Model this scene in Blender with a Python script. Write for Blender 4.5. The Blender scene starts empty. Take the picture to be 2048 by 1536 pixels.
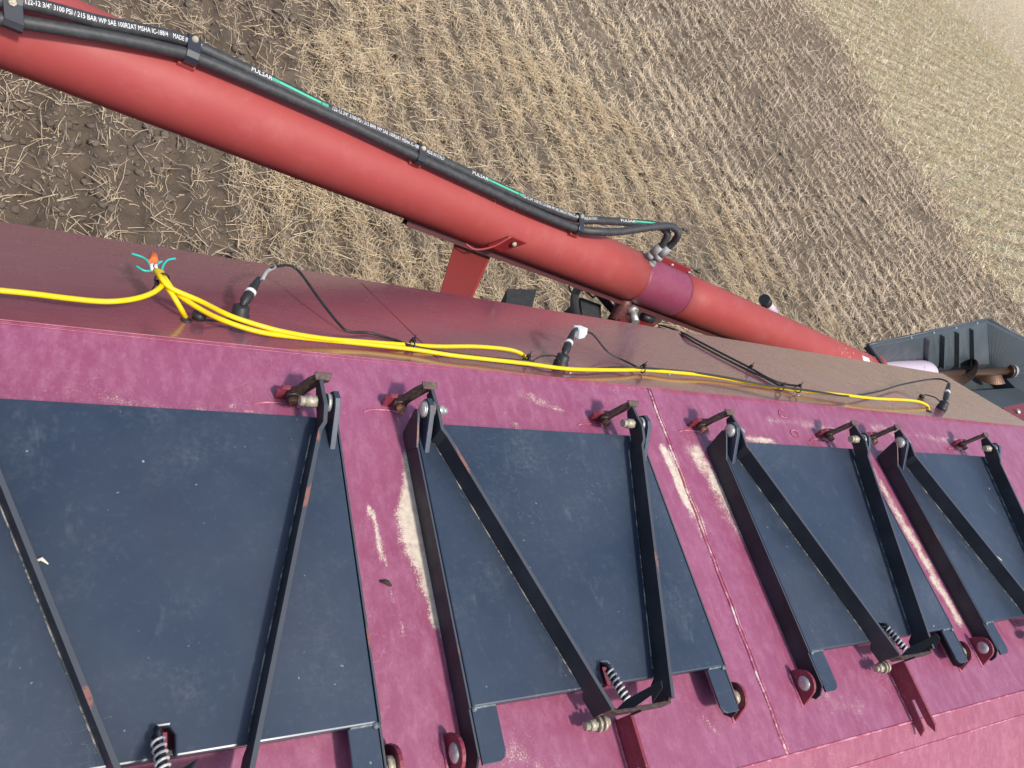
import bpy, bmesh, math, random
import numpy as np
from mathutils import Vector, Matrix
random.seed(7); rng = np.random.default_rng(11)
C = bpy.context.scene.collection
sc = bpy.context.scene

# ------------------------------------------------------------------ camera, sky, sun, exposure
cam_d = bpy.data.cameras.new('camera'); cam = bpy.data.objects.new('camera', cam_d); C.objects.link(cam)
cam_d.sensor_width = 36.0; cam_d.lens = 26.93; cam_d.clip_start = 0.05; cam_d.clip_end = 2000.0
_r = Vector((0.8427715, -0.23655124, 0.48350771)); _u = Vector((-0.0805948, 0.8326791, 0.54785946)); _b = -Vector((0.5322036, 0.50068855, -0.68269342))
M = Matrix((_r, _u, _b)).transposed().to_4x4(); M.translation = Vector((0, 0, 3.68)); cam.matrix_world = M
sc.camera = cam
SUN_EL, SUN_DIR = 57.0, Vector((0.30, -0.954, 0.0))       # towards the sun: behind the photographer
w = bpy.data.worlds.new('World'); sc.world = w; w.use_nodes = True
wn = w.node_tree; bg = wn.nodes['Background']
sky = wn.nodes.new('ShaderNodeTexSky'); sky.sky_type = 'NISHITA'; sky.sun_disc = False
sky.sun_elevation = math.radians(SUN_EL); sky.sun_rotation = math.atan2(SUN_DIR.x, SUN_DIR.y)
sky.air_density = 1.0; sky.dust_density = 2.5; sky.ozone_density = 1.0
wn.links.new(sky.outputs[0], bg.inputs[0]); bg.inputs[1].default_value = 0.15
sun_d = bpy.data.lights.new('sun', 'SUN'); sun = bpy.data.objects.new('sun', sun_d); C.objects.link(sun)
sun_d.energy = 3.1; sun_d.angle = math.radians(5.0); sun_d.color = (1.0, 0.95, 0.87)
sd = Vector((SUN_DIR.x*math.cos(math.radians(SUN_EL)), SUN_DIR.y*math.cos(math.radians(SUN_EL)), math.sin(math.radians(SUN_EL))))
sun.rotation_euler = (-sd).to_track_quat('-Z', 'Y').to_euler(); sun.location = (0, -8, 12)
sc.view_settings.view_transform = 'Standard'; sc.view_settings.look = 'None'
sc.view_settings.exposure = 0.24; sc.view_settings.gamma = 1.0; sc.view_settings.use_curve_mapping = False
sc.cycles.max_bounces = 6; sc.cycles.caustics_reflective = False; sc.cycles.caustics_refractive = False

# points surveyed on the cart, in metres
YC_LEFT = [(-0.0788, 0.9594, 2.4929), (-0.0519, 0.9631, 2.4908), (-0.0098, 0.9657, 2.4893), (0.0486, 0.9611, 2.4946), (0.1016, 0.9603, 2.499), (0.1426, 0.9725, 2.4987), (0.1747, 0.9973, 2.491), (0.1953, 1.0285, 2.4798), (0.1975, 1.0446, 2.4771), (0.1937, 1.0656, 2.469), (0.1858, 1.0801, 2.4633)]
YC_HOLE = [(0.1941, 1.0835, 2.4614), (0.1989, 1.0499, 2.4741), (0.2163, 1.0172, 2.4729), (0.2337, 0.999, 2.4569), (0.2497, 1.0018, 2.4234)]
YC_A = [(0.1878, 1.072, 2.4733), (0.1954, 1.0383, 2.49), (0.2148, 1.024, 2.4823), (0.2637, 1.0059, 2.4795), (0.3053, 0.9727, 2.4919), (0.3414, 0.9596, 2.4928), (0.4087, 0.9487, 2.4885), (0.494, 0.9531, 2.4753), (0.5866, 0.9663, 2.4624), (0.7109, 0.9822, 2.4506), (0.7912, 0.9932, 2.4443), (0.8896, 1.0088, 2.4406), (0.9742, 1.0117, 2.4416), (1.0141, 1.0031, 2.4439), (1.0441, 0.998, 2.4283)]
YC_B = [(0.1998, 1.0828, 2.4591), (0.2049, 1.0501, 2.4753), (0.2231, 1.0271, 2.4699), (0.264, 0.9894, 2.4757), (0.3052, 0.9567, 2.4891), (0.3698, 0.9413, 2.4874), (0.4523, 0.9486, 2.4752), (0.563, 0.9596, 2.4636), (0.7019, 0.9615, 2.4625), (0.7945, 0.9503, 2.4716), (0.8723, 0.9499, 2.4719), (1.0076, 0.9471, 2.4761), (1.125, 0.9445, 2.4776), (1.3148, 0.9767, 2.4564), (1.4166, 0.998, 2.4415), (1.5394, 1.0031, 2.4413), (1.6921, 1.0124, 2.4333), (1.8556, 1.001, 2.4372), (1.982, 0.9906, 2.4431), (2.0615, 0.9818, 2.4535), (2.2577, 0.9796, 2.4601), (2.4354, 0.9731, 2.4691), (2.6449, 0.9907, 2.459), (2.7604, 0.9972, 2.4499), (2.8062, 0.9861, 2.4457), (2.7969, 0.9641, 2.4451)]
BK_1 = [(0.4739, 1.2062, 2.4042), (0.5009, 1.1986, 2.3953), (0.5314, 1.1088, 2.4137), (0.5639, 1.0347, 2.4258), (0.5843, 1.0191, 2.4267), (0.6352, 1.0283, 2.4188), (0.687, 1.0071, 2.431), (0.7097, 0.9707, 2.4625), (0.8093, 0.9723, 2.451), (0.915, 0.9702, 2.4522), (1.0139, 0.9721, 2.4538), (1.0763, 0.9544, 2.4639), (1.1706, 0.9567, 2.4626), (1.3126, 0.9926, 2.4447), (1.4062, 0.9966, 2.4516), (1.5464, 1.0126, 2.4384), (1.6615, 1.01, 2.4426), (1.7782, 1.0007, 2.448), (1.8843, 0.9797, 2.4627), (1.9848, 0.9717, 2.4726), (2.128, 0.9686, 2.4743), (2.3083, 0.9772, 2.4615), (2.6062, 1.0544, 2.4144), (2.8553, 1.1305, 2.3747), (3.0359, 1.1621, 2.3897), (3.0789, 1.1484, 2.4241), (3.0592, 1.1135, 2.4521)]
BK_LOOP = [(0.3923, 1.1009, 2.4594), (0.4056, 1.1298, 2.456), (0.4268, 1.1547, 2.447), (0.4739, 1.2062, 2.4042)]
BK_2 = [(1.2452, 1.0953, 2.4546), (1.2853, 1.102, 2.4375), (1.3386, 1.0822, 2.4091), (1.3645, 1.069, 2.4034), (1.3957, 1.0472, 2.4106), (1.401, 0.9974, 2.4472)]
BK_2B = [(1.0344, 0.9725, 2.4588), (1.0631, 0.9854, 2.4647), (1.1073, 0.9945, 2.4594), (1.1009, 0.9678, 2.4748)]
BK_3 = [(2.3033, 1.7396, 1.8457), (2.0175, 1.4775, 2.1156), (1.927, 1.3476, 2.2354), (1.9431, 1.2915, 2.2676), (1.9722, 1.2049, 2.3174), (1.9953, 1.1297, 2.3619), (2.0075, 1.0498, 2.4092), (2.0421, 1.0213, 2.4282), (2.0691, 1.002, 2.4499)]
BK_4 = [(2.2718, 1.7119, 1.8616), (1.9846, 1.4484, 2.1324), (1.9007, 1.3259, 2.2478), (1.9074, 1.2615, 2.2849), (1.9324, 1.1795, 2.332), (1.9619, 1.1072, 2.3748), (1.9869, 1.0526, 2.4075), (1.9987, 1.0024, 2.439), (2.0294, 0.9806, 2.4595)]
PLUG1 = [(0.3511, 1.021, 2.4177), (0.3535, 1.0228, 2.4459), (0.3654, 1.0539, 2.4453), (0.3775, 1.086, 2.4493), (0.3892, 1.1102, 2.454)]
PLUG2 = [(1.1285, 0.9782, 2.4423), (1.1281, 0.9911, 2.4615), (1.1394, 1.0142, 2.468), (1.1595, 1.0429, 2.4715), (1.1857, 1.076, 2.471), (1.2214, 1.0998, 2.4574)]
PLUG3 = [(2.9091, 0.9854, 2.4382), (2.9232, 1.0025, 2.4483), (2.9601, 1.0335, 2.4503), (3.0293, 1.0777, 2.4448), (3.0661, 1.1087, 2.4496)]
CAP1 = [(0.2677, 0.9925, 2.4474), (0.2783, 0.986, 2.4484), (0.3082, 0.9958, 2.4401), (0.3388, 1.013, 2.4356)]
CAP3 = [(2.8996, 1.061, 2.4027), (2.9514, 1.0809, 2.3966), (2.9323, 1.0431, 2.4315), (2.9307, 1.0139, 2.4417)]
TIES = [(0.7123, 0.9769, 2.4563), (1.4089, 0.9962, 2.4479), (1.9872, 1.1135, 2.3725), (2.0393, 0.9793, 2.4629), (1.9721, 0.9836, 2.4525), (1.0277, 0.9824, 2.4479), (0.1981, 1.0522, 2.474)]
TEAL1 = [(0.1832, 1.0746, 2.4692), (0.1786, 1.0911, 2.465), (0.1691, 1.1136, 2.4573), (0.1474, 1.1225, 2.4549)]
TEAL2 = [(0.1793, 1.0705, 2.4715), (0.1663, 1.0631, 2.4784), (0.1531, 1.0752, 2.4741)]
TEAL3 = [(0.1877, 1.0765, 2.4681), (0.1926, 1.0997, 2.46), (0.201, 1.1123, 2.4581)]
TEAL4 = [(0.1991, 1.0806, 2.463), (0.2035, 1.1019, 2.4588), (0.213, 1.1229, 2.452), (0.2274, 1.1326, 2.4491)]
NUT = [(0.1849, 1.0883, 2.464), (0.1866, 1.1126, 2.4526), (0.19, 1.15, 2.4365)]
WHITEW = [(0.1823, 1.0742, 2.4694), (0.1865, 1.1068, 2.4533)]
SL_HOLES = [(0.2471, 0.9895, 2.4358), (1.0363, 0.9883, 2.4365), (2.7676, 0.9524, 2.4571)]
SL_SCREWS = [(0.593, 0.9707, 2.4466), (0.827, 0.9586, 2.4536), (0.8656, 0.9616, 2.4518), (1.1375, 0.9472, 2.4601), (1.3881, 0.9993, 2.4302), (1.5323, 1.0081, 2.4252), (2.0465, 0.9663, 2.4492)]
HOSE_A = [(-0.1598, 1.6598, 2.5419), (-0.111, 1.6714, 2.5433), (-0.0605, 1.6866, 2.5449), (-0.0071, 1.6981, 2.5413), (0.0684, 1.7125, 2.5335), (0.1698, 1.7445, 2.524), (0.2473, 1.7678, 2.5122), (0.3423, 1.7706, 2.4939), (0.4707, 1.7688, 2.4688), (0.6111, 1.7652, 2.4409), (0.7662, 1.7691, 2.4111), (0.9199, 1.772, 2.3814), (1.1286, 1.7741, 2.3407), (1.3423, 1.7771, 2.2992), (1.5888, 1.8, 2.254), (1.7095, 1.8196, 2.2544), (1.8661, 1.851, 2.2546), (1.9898, 1.8613, 2.2643), (2.0443, 1.8547, 2.2581), (2.0624, 1.8419, 2.2424), (2.065, 1.8313, 2.2081), (2.0647, 1.8305, 2.1824)]
HOSE_B = [(-0.1582, 1.6433, 2.5037), (-0.109, 1.6547, 2.5124), (-0.0576, 1.6648, 2.5145), (0.0235, 1.6823, 2.5148), (0.1205, 1.706, 2.5115), (0.2265, 1.7327, 2.5021), (0.2837, 1.7422, 2.4936), (0.4064, 1.7487, 2.4709), (0.5408, 1.7528, 2.4452), (0.6886, 1.7556, 2.4166), (0.9215, 1.7533, 2.3695), (1.1303, 1.7527, 2.3273), (1.344, 1.7529, 2.2842), (1.586, 1.7641, 2.2397), (1.69, 1.7626, 2.2516), (1.7877, 1.7825, 2.2569), (1.9051, 1.8104, 2.2783), (2.0177, 1.8348, 2.2944), (2.0667, 1.8341, 2.2891), (2.0843, 1.8227, 2.2748), (2.0923, 1.8204, 2.2333), (2.085, 1.8194, 2.1971)]
FIT_A = [(2.0647, 1.8305, 2.1824), (2.0519, 1.8275, 2.1377)]
FIT_B = [(2.085, 1.8194, 2.1971), (2.0715, 1.8105, 2.1438)]
HOSE_MARKS = [(-0.0708, 1.6837, 2.5449), (0.2794, 1.7705, 2.5063), (0.4037, 1.7701, 2.4819), (0.4617, 1.769, 2.4706), (0.4617, 1.769, 2.4706), (0.616, 1.7652, 2.4399), (0.621, 1.7652, 2.439), (0.9922, 1.7728, 2.3673), (1.1001, 1.7738, 2.3463), (1.1635, 1.7743, 2.3339), (1.1705, 1.7743, 2.3325), (1.3196, 1.776, 2.3035), (1.3196, 1.776, 2.3035), (1.6888, 1.8157, 2.2538), (1.8041, 1.8394, 2.2538), (1.8754, 1.8523, 2.255), (1.8801, 1.853, 2.2553), (2.0124, 1.8608, 2.2639)]
TILTS = [.30, .5, .5, .55, .45]

# ------------------------------------------------------------------ helpers
S = 1.15; H = 3.2; TZ = -1.042            # drawing unit -> metres; tank top height in drawing units below the eye
def U(x, y, z): return Vector((x*S, y*S, (z+H)*S))
def catmull(pts, n=6):
    P = [Vector(p) for p in pts]
    if len(P) < 3: return P
    out = []
    for i in range(len(P)-1):
        p0 = P[i-1] if i else P[0]*2-P[1]; p1 = P[i]; p2 = P[i+1]; p3 = P[i+2] if i+2 < len(P) else P[-1]*2-P[-2]
        for k in range(n):
            t = k/n
            out.append(0.5*((2*p1)+(p2-p0)*t+(2*p0-5*p1+4*p2-p3)*t*t+(3*p1-p0-3*p2+p3)*t**3))
    out.append(P[-1]); return out
class MB:
    def __init__(s): s.bm = bmesh.new()
    def verts(s, vs): return [s.bm.verts.new(v) for v in vs]
    def box(s, lo, hi):
        x0, y0, z0 = lo; x1, y1, z1 = hi
        v = s.verts([(x0,y0,z0),(x1,y0,z0),(x1,y1,z0),(x0,y1,z0),(x0,y0,z1),(x1,y0,z1),(x1,y1,z1),(x0,y1,z1)])
        for f in ((3,2,1,0),(4,5,6,7),(0,1,5,4),(1,2,6,5),(2,3,7,6),(3,0,4,7)): s.bm.faces.new([v[i] for i in f])
        return s
    def prism(s, poly, d):                       # poly: 3-D outline, d: extrusion vector
        a = s.verts(poly); b = s.verts([Vector(p)+Vector(d) for p in poly]); n = len(a)
        s.bm.faces.new(a[::-1]); s.bm.faces.new(b)
        for i in range(n): s.bm.faces.new([a[i], a[(i+1)%n], b[(i+1)%n], b[i]])
        return s
    def plate(s, path, up, h, th):               # upright flat bar: plan path of points, height vector, thickness
        P = [Vector(p) for p in path]; up = Vector(up).normalized(); L = []; R_ = []
        for i, p in enumerate(P):
            t0 = (P[i]-P[i-1]).normalized() if i else None; t1 = (P[i+1]-P[i]).normalized() if i < len(P)-1 else None
            t = (t0+t1).normalized() if t0 and t1 else (t0 or t1)
            nn = t.cross(up).normalized(); m = 1.0
            if t0 and t1: m = 1/max(.35, t.dot(t1))
            L.append(p+nn*th*.5*m); R_.append(p-nn*th*.5*m)
        for i in range(len(P)-1):
            hs = h if isinstance(h, (list, tuple)) else [h]*len(P)
            v = s.verts([L[i], R_[i], R_[i+1], L[i+1], L[i]+up*hs[i], R_[i]+up*hs[i], R_[i+1]+up*hs[i+1], L[i+1]+up*hs[i+1]])
            fs = [(0,3,7,4),(1,5,6,2),(4,7,6,5),(0,1,2,3)]
            if i == 0: fs.append((0,4,5,1))
            if i == len(P)-2: fs.append((3,2,6,7))
            for f in fs: s.bm.faces.new([v[k] for k in f])
        bmesh.ops.remove_doubles(s.bm, verts=s.bm.verts, dist=1e-6)
        return s
    def tube(s, pts, r, seg=12, caps=True, flat=1.0):
        P = [Vector(p) for p in pts]; n = len(P); rr = r if isinstance(r, (list, tuple)) else [r]*n
        t = (P[1]-P[0]).normalized(); a = t.orthogonal().normalized(); rings = []
        for i in range(n):
            t = (P[min(i+1, n-1)]-P[max(i-1, 0)]).normalized()
            a = (a-t*a.dot(t)).normalized(); b = t.cross(a)
            rings.append(s.verts([P[i]+(a*math.cos(q)+b*math.sin(q)*flat)*rr[i] for q in [2*math.pi*k/seg for k in range(seg)]]))
        for i in range(n-1):
            for k in range(seg):
                f = s.bm.faces.new([rings[i][k], rings[i][(k+1)%seg], rings[i+1][(k+1)%seg], rings[i+1][k]]); f.smooth = True
        if caps: s.bm.faces.new(rings[0][::-1]); s.bm.faces.new(rings[-1])
        return s
    def cyl(s, p, q, r, seg=20, r2=None): return s.tube([p, q], [r, r if r2 is None else r2], seg)
    def dome(s, p, d, r, h, seg=16):
        p = Vector(p); d = Vector(d).normalized()
        pts = [p+d*(h*math.sin(a)) for a in [0, .5, 1.0, 1.35]]; s.tube(pts, [r*math.cos(a) for a in [0, .5, 1.0, 1.35]], seg); return s
    def hexa(s, p, d, r, h): return s.tube([p, Vector(p)+Vector(d).normalized()*h], r, 6)
    def quad(s, *v): s.bm.faces.new(s.verts(v)); return s
    def build(s, name, mat, parent=None, bevel=0, smooth=False, loc=None, recalc=True):
        if recalc: bmesh.ops.recalc_face_normals(s.bm, faces=s.bm.faces)
        me = bpy.data.meshes.new(name)
        if smooth:
            for f in s.bm.faces: f.smooth = True
        org = Vector((0, 0, 0))
        if loc is not None: org = Vector(loc)
        elif parent is not None and not parent.get('_local'): org = Vector(parent.get('_org', (0, 0, 0)))
        if org.length: bmesh.ops.translate(s.bm, verts=s.bm.verts, vec=-org)
        s.bm.to_mesh(me); s.bm.free(); me.materials.append(mat)
        o = bpy.data.objects.new(name, me); C.objects.link(o)
        if parent is not None:
            o.parent = parent; o['_org'] = parent.get('_org', (0, 0, 0)); o['_local'] = parent.get('_local', 0)
        else: o.location = org; o['_org'] = tuple(org)
        if bevel:
            m = o.modifiers.new('bevel', 'BEVEL'); m.width = bevel; m.segments = 2; m.limit_method = 'ANGLE'; m.angle_limit = math.radians(40)
        return o
def tag(o, label, cat, group=None):
    o['label'] = label; o['category'] = cat
    if group: o['group'] = group
    return o
def thing(name, label, cat, loc, group=None, local=False):
    o = bpy.data.objects.new(name, None); C.objects.link(o); o.location = loc; o.empty_display_size = .1
    o['_org'] = tuple(loc); o['_local'] = 1 if local else 0
    return tag(o, label, cat, group)
def copy_tree(o, parent=None):
    c = o.copy(); C.objects.link(c); c.parent = parent
    for ch in list(o.children): copy_tree(ch, c)
    return c

# ------------------------------------------------------------------ materials
def mat(name, col, rough=.5, metal=0.0, spec=.5):
    m = bpy.data.materials.new(name); m.use_nodes = True; b = m.node_tree.nodes['Principled BSDF']
    b.inputs['Base Color'].default_value = (*col, 1); b.inputs['Roughness'].default_value = rough; b.inputs['Metallic'].default_value = metal
    b.inputs['Specular IOR Level'].default_value = spec
    return m
class NT:
    def __init__(s, m):
        s.t = m.node_tree; s.b = s.t.nodes['Principled BSDF']; s.co = s.t.nodes.new('ShaderNodeTexCoord').outputs['Object']
    def n(s, typ, **k):
        x = s.t.nodes.new(typ)
        for a, v in k.items(): setattr(x, a, v)
        return x
    def l(s, a, b): s.t.links.new(a, b)
    def noise(s, scale, detail=4, rough=.55, vec=None, dist=0, stretch=None):
        x = s.n('ShaderNodeTexNoise'); x.inputs['Scale'].default_value = scale; x.inputs['Detail'].default_value = detail
        x.inputs['Roughness'].default_value = rough; x.inputs['Distortion'].default_value = dist
        v = vec or s.co
        if stretch:
            mp = s.n('ShaderNodeMapping'); mp.inputs['Scale'].default_value = stretch; s.l(v, mp.inputs[0]); v = mp.outputs[0]
        s.l(v, x.inputs['Vector']); return x.outputs['Fac']
    def ramp(s, f, stops):
        r = s.n('ShaderNodeValToRGB'); e = r.color_ramp.elements
        while len(e) < len(stops): e.new(.5)
        for i, (p, c) in enumerate(stops):
            e[i].position = p; e[i].color = (*c, 1) if len(c) == 3 else c
        s.l(f, r.inputs[0]); return r.outputs[0]
    def mr(s, f, a, b, c=0.0, d=1.0, smooth=False):
        r = s.n('ShaderNodeMapRange'); r.inputs[1].default_value = a; r.inputs[2].default_value = b; r.inputs[3].default_value = c; r.inputs[4].default_value = d
        if smooth: r.interpolation_type = 'SMOOTHSTEP'
        s.l(f, r.inputs[0]); return r.outputs[0]
    def mix(s, f, a, b):
        x = s.n('ShaderNodeMix', data_type='RGBA')
        for v, i in ((f, 0), (a, 6), (b, 7)):
            if hasattr(v, 'node'): s.l(v, x.inputs[i])
            elif i == 0: x.inputs[0].default_value = v
            else: x.inputs[i].default_value = (*v, 1)
        return x.outputs[2]
    def math(s, op, a, b=None):
        x = s.n('ShaderNodeMath', operation=op)
        for v, i in ((a, 0), (b, 1)):
            if v is None: continue
            if hasattr(v, 'node'): s.l(v, x.inputs[i])
            else: x.inputs[i].default_value = v
        return x.outputs[0]
    def bump(s, f, strength, dist=.002):
        x = s.n('ShaderNodeBump'); x.inputs['Strength'].default_value = strength; x.inputs['Distance'].default_value = dist
        s.l(f, x.inputs['Height']); s.l(x.outputs[0], s.b.inputs['Normal'])
    def dots(s, scale, lo, hi, vec=None):         # sparse specks, 1 inside a speck
        v = s.n('ShaderNodeTexVoronoi'); v.inputs['Scale'].default_value = scale; s.l(vec or s.co, v.inputs['Vector'])
        sel = s.n('ShaderNodeSeparateColor'); s.l(v.outputs['Color'], sel.inputs[0])
        size = s.mr(sel.outputs[0], lo, 1.0, 0.0, hi)
        return s.math('LESS_THAN', v.outputs['Distance'], size)
    def base(s, c): s.l(c, s.b.inputs['Base Color'])
    def rough(s, r): s.l(r, s.b.inputs['Roughness'])
    def attr(s, name):
        a = s.n('ShaderNodeAttribute'); a.attribute_name = name; return a

def faded_red(name, a, b, pale, rough=.42, dust=False, streak=None, stuff=.5, spec=.5):
    m = mat(name, a, rough, spec=spec); t = NT(m)
    c = t.mix(t.math('ADD', t.math('MULTIPLY', t.mr(t.noise(2.6, 7, .62), .36, .66), .55), t.math('MULTIPLY', t.mr(t.noise(19, 6, .7), .40, .66), .45)), a, b)
    c = t.mix(t.mr(t.noise(52, 9, .75, stretch=streak or (1, .45, 1)), .46, .80, 0, stuff), c, pale)
    c = t.mix(t.mr(t.noise(9, 7, .7, dist=.4, stretch=streak or (1, .3, 1)), .52, .78, 0, .40), c, pale)
    c = t.mix(t.mr(t.noise(300, 3, .7), .50, .68, 0, .42), c, tuple(x*.55 for x in a))
    c = t.mix(t.mr(t.noise(150, 5, .8, stretch=(1, .5, 1)), .58, .74, 0, .45), c, (.56, .27, .36))
    sp = t.math('MULTIPLY', t.dots(75, .90, .15), t.mr(t.noise(4, 3), .45, .6))
    c = t.mix(t.math('MULTIPLY', sp, .5), c, (.75, .58, .6))
    scr = t.noise(16, 3, .4, dist=3.0)
    c = t.mix(t.math('MULTIPLY', t.mr(t.math('ABSOLUTE', t.math('SUBTRACT', scr, .5)), 0.0, .004, 1, 0), t.mr(t.noise(3, 2), .5, .62, 0, .5)), c, (.7, .52, .55))
    if dust:
        at = t.attr('dust').outputs['Fac']
        gr = t.noise(320, 5, .85); big = t.noise(34, 5, .6)
        v = t.math('ADD', at, t.math('ADD', t.math('MULTIPLY', t.math('SUBTRACT', gr, .5), 2.2), t.math('MULTIPLY', t.math('SUBTRACT', big, .5), .9)))
        dm = t.mr(v, .46, .70, 0, .97)
        c = t.mix(dm, c, t.ramp(t.noise(90, 4), [(.3, (.50, .41, .32)), (.7, (.70, .61, .50))]))
        t.rough(t.mix(dm, (rough,)*3, (.9,)*3))
    else: t.rough(t.mr(t.noise(30, 5), .3, .7, rough-.05, rough+.14))
    t.base(c); t.bump(t.noise(60, 5), .12, .001)
    return m
RED_TOP = faded_red('faded_magenta_paint', (.300, .080, .160), (.258, .052, .108), (.46, .20, .29), .40, dust=True, stuff=.7, spec=.85)
RED_PART = faded_red('faded_red_bracket_paint', (.235, .036, .056), (.19, .024, .040), (.50, .16, .2), .4, stuff=.25)
RED_FRONT = faded_red('streaked_red_paint', (.31, .080, .135), (.27, .058, .10), (.48, .20, .26), .42, streak=(1, .22, 1), stuff=.7)
def slope_mat():
    m = mat('glossy_maroon_slope', (.2, .03, .05), .17, spec=1.0); t = NT(m)
    c = t.mix(t.mr(t.noise(1.8, 5, .6), .35, .68), (.205, .060, .092), (.23, .082, .112))
    c = t.mix(t.mr(t.noise(14, 7, .7, dist=.8, stretch=(.35, 1.6, 1.6)), .58, .74, 0, .45), c, (.13, .012, .02))
    c = t.mix(t.mr(t.noise(120, 4, .7, stretch=(.06, 1, 1)), .5, .8, 0, .35), c, (.40, .18, .2))
    c = t.mix(t.math('MULTIPLY', t.dots(45, .9, .16), .5), c, (.6, .5, .5))
    t.base(c); t.rough(t.mr(t.noise(9, 5), .3, .7, .20, .32)); t.bump(t.noise(3.0, 3), .10, .004)
    t.b.inputs['IOR'].default_value = 1.6
    t.b.inputs['Coat Weight'].default_value = .7; t.b.inputs['Coat Roughness'].default_value = .13; t.b.inputs['Coat IOR'].default_value = 1.6
    return m
RED_SLOPE = slope_mat()
def lid_mat():
    m = mat('navy_lid_paint', (.04, .055, .085), .36, spec=.75); t = NT(m)
    oi = t.n('ShaderNodeObjectInfo'); va = t.n('ShaderNodeVectorMath', operation='ADD'); t.l(t.co, va.inputs[0]); t.l(oi.outputs['Location'], va.inputs[1]); t.co = va.outputs[0]
    c = t.mix(t.mr(t.noise(3.0, 5, .6), .35, .7), (.022, .036, .062), (.040, .056, .084))
    c = t.mix(t.mr(t.noise(70, 6, .7), .55, .85, 0, .35), c, (.12, .15, .18))
    sm = t.math('MULTIPLY', t.mr(t.noise(8, 6, .65, dist=.5), .52, .76), t.mr(t.noise(120, 4, .7), .42, .7))
    c = t.mix(t.math('MULTIPLY', sm, .26), c, (.26, .27, .28))
    c = t.mix(t.mr(t.noise(1.6, 3, .5, dist=.3), .48, .62, 0, .5), c, (.030, .036, .060))
    c = t.mix(t.mr(t.noise(26, 5, .7, stretch=(1, .35, 1)), .60, .80, 0, .28), c, (.22, .24, .26))
    for sc_, lo, hi, k in ((30, .91, .10, .55), (75, .86, .14, .32), (12, .95, .075, .85)):
        wv = t.n('ShaderNodeVectorMath', operation='ADD'); t.l(t.co, wv.inputs[0])
        nz = t.n('ShaderNodeTexNoise'); nz.inputs['Scale'].default_value = 55; t.l(t.co, nz.inputs['Vector'])
        sc2 = t.n('ShaderNodeVectorMath', operation='SCALE'); t.l(nz.outputs['Color'], sc2.inputs[0]); sc2.inputs['Scale'].default_value = .012
        t.l(sc2.outputs[0], wv.inputs[1])
        c = t.mix(t.math('MULTIPLY', t.dots(sc_, lo, hi, wv.outputs[0]), k*.8), c, (.62, .66, .68))
    scr = t.noise(9, 3, .4, dist=4.0)
    c = t.mix(t.math('MULTIPLY', t.mr(t.math('ABSOLUTE', t.math('SUBTRACT', scr, .5)), 0.0, .0022, 1, 0), t.mr(t.noise(2.4, 2), .5, .62, 0, .5)), c, (.3, .33, .36))
    t.base(c); t.rough(t.mr(t.noise(5, 6), .3, .7, .30, .46)); t.bump(t.noise(2.5, 2), .08, .004)
    return m
NAVY = lid_mat()
def bar_mat():
    m = mat('black_bar_paint', (.02, .022, .028), .38, spec=.3); t = NT(m)
    oi = t.n('ShaderNodeObjectInfo'); va = t.n('ShaderNodeVectorMath', operation='ADD'); t.l(t.co, va.inputs[0]); t.l(oi.outputs['Location'], va.inputs[1]); t.co = va.outputs[0]
    c = t.mix(t.mr(t.noise(12, 5), .4, .7), (.026, .027, .034), (.046, .048, .058))
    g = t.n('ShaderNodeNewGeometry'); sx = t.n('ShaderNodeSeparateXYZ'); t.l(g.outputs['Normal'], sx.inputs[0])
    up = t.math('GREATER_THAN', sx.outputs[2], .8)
    c = t.mix(t.math('MULTIPLY', up, .8), c, (.075, .085, .10))  # upward faces painted lighter, light from above put into the bar colour
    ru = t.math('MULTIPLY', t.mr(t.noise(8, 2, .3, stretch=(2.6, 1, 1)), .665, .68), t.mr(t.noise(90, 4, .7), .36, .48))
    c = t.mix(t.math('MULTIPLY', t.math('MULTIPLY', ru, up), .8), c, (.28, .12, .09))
    t.base(c); t.rough(t.mr(t.noise(30, 4), .3, .7, .44, .6)); return m
BAR = bar_mat()
def rusty(name, a, b, c_, rough=.65, metal=.2):
    m = mat(name, a, rough, metal); t = NT(m)
    t.base(t.ramp(t.noise(130, 6, .7), [(.3, a), (.5, b), (.7, c_)])); t.bump(t.noise(250, 4), .4, .0015); return m
RUST = rusty('rusty_bolt', (.10, .04, .025), (.26, .13, .075), (.45, .30, .18))
RUSTBLK = rusty('rust_stained_black_steel', (.02, .02, .022), (.05, .035, .03), (.16, .09, .07), .55)
ZINC = rusty('dull_zinc', (.33, .33, .31), (.5, .5, .47), (.62, .6, .54), .42, .55)
WORN = rusty('dirty_galvanised_nut', (.2, .17, .12), (.42, .37, .27), (.62, .58, .48), .55, .3)
WHITEP = rusty('dull_grey_spring_coil', (.38, .37, .35), (.55, .54, .52), (.68, .68, .66), .45, .2)
def auger_mat():
    m = mat('red_auger_paint', (.50, .06, .05), .34, spec=.35); t = NT(m)
    c = t.mix(t.mr(t.noise(1.6, 6, .6), .35, .7), (.345, .056, .052), (.38, .072, .066))
    c = t.mix(t.mr(t.noise(9, 7, .7, dist=.3), .50, .74, 0, .22), c, (.46, .19, .17))
    c = t.mix(t.mr(t.noise(40, 6, .7), .62, .85, 0, .25), c, (.6, .25, .22))
    c = t.mix(t.math('MULTIPLY', t.dots(19, .965, .05), .6), c, (.85, .7, .66))
    t.base(c); t.rough(t.mr(t.noise(6, 5), .3, .7, .48, .6)); return m
AUG = auger_mat()
COLLAR = faded_red('purple_faded_collar', (.25, .045, .095), (.21, .035, .07), (.36, .12, .17), .4, stuff=.2)
DKRED = mat('dark_red_bracket', (.20, .018, .022), .4)
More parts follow.
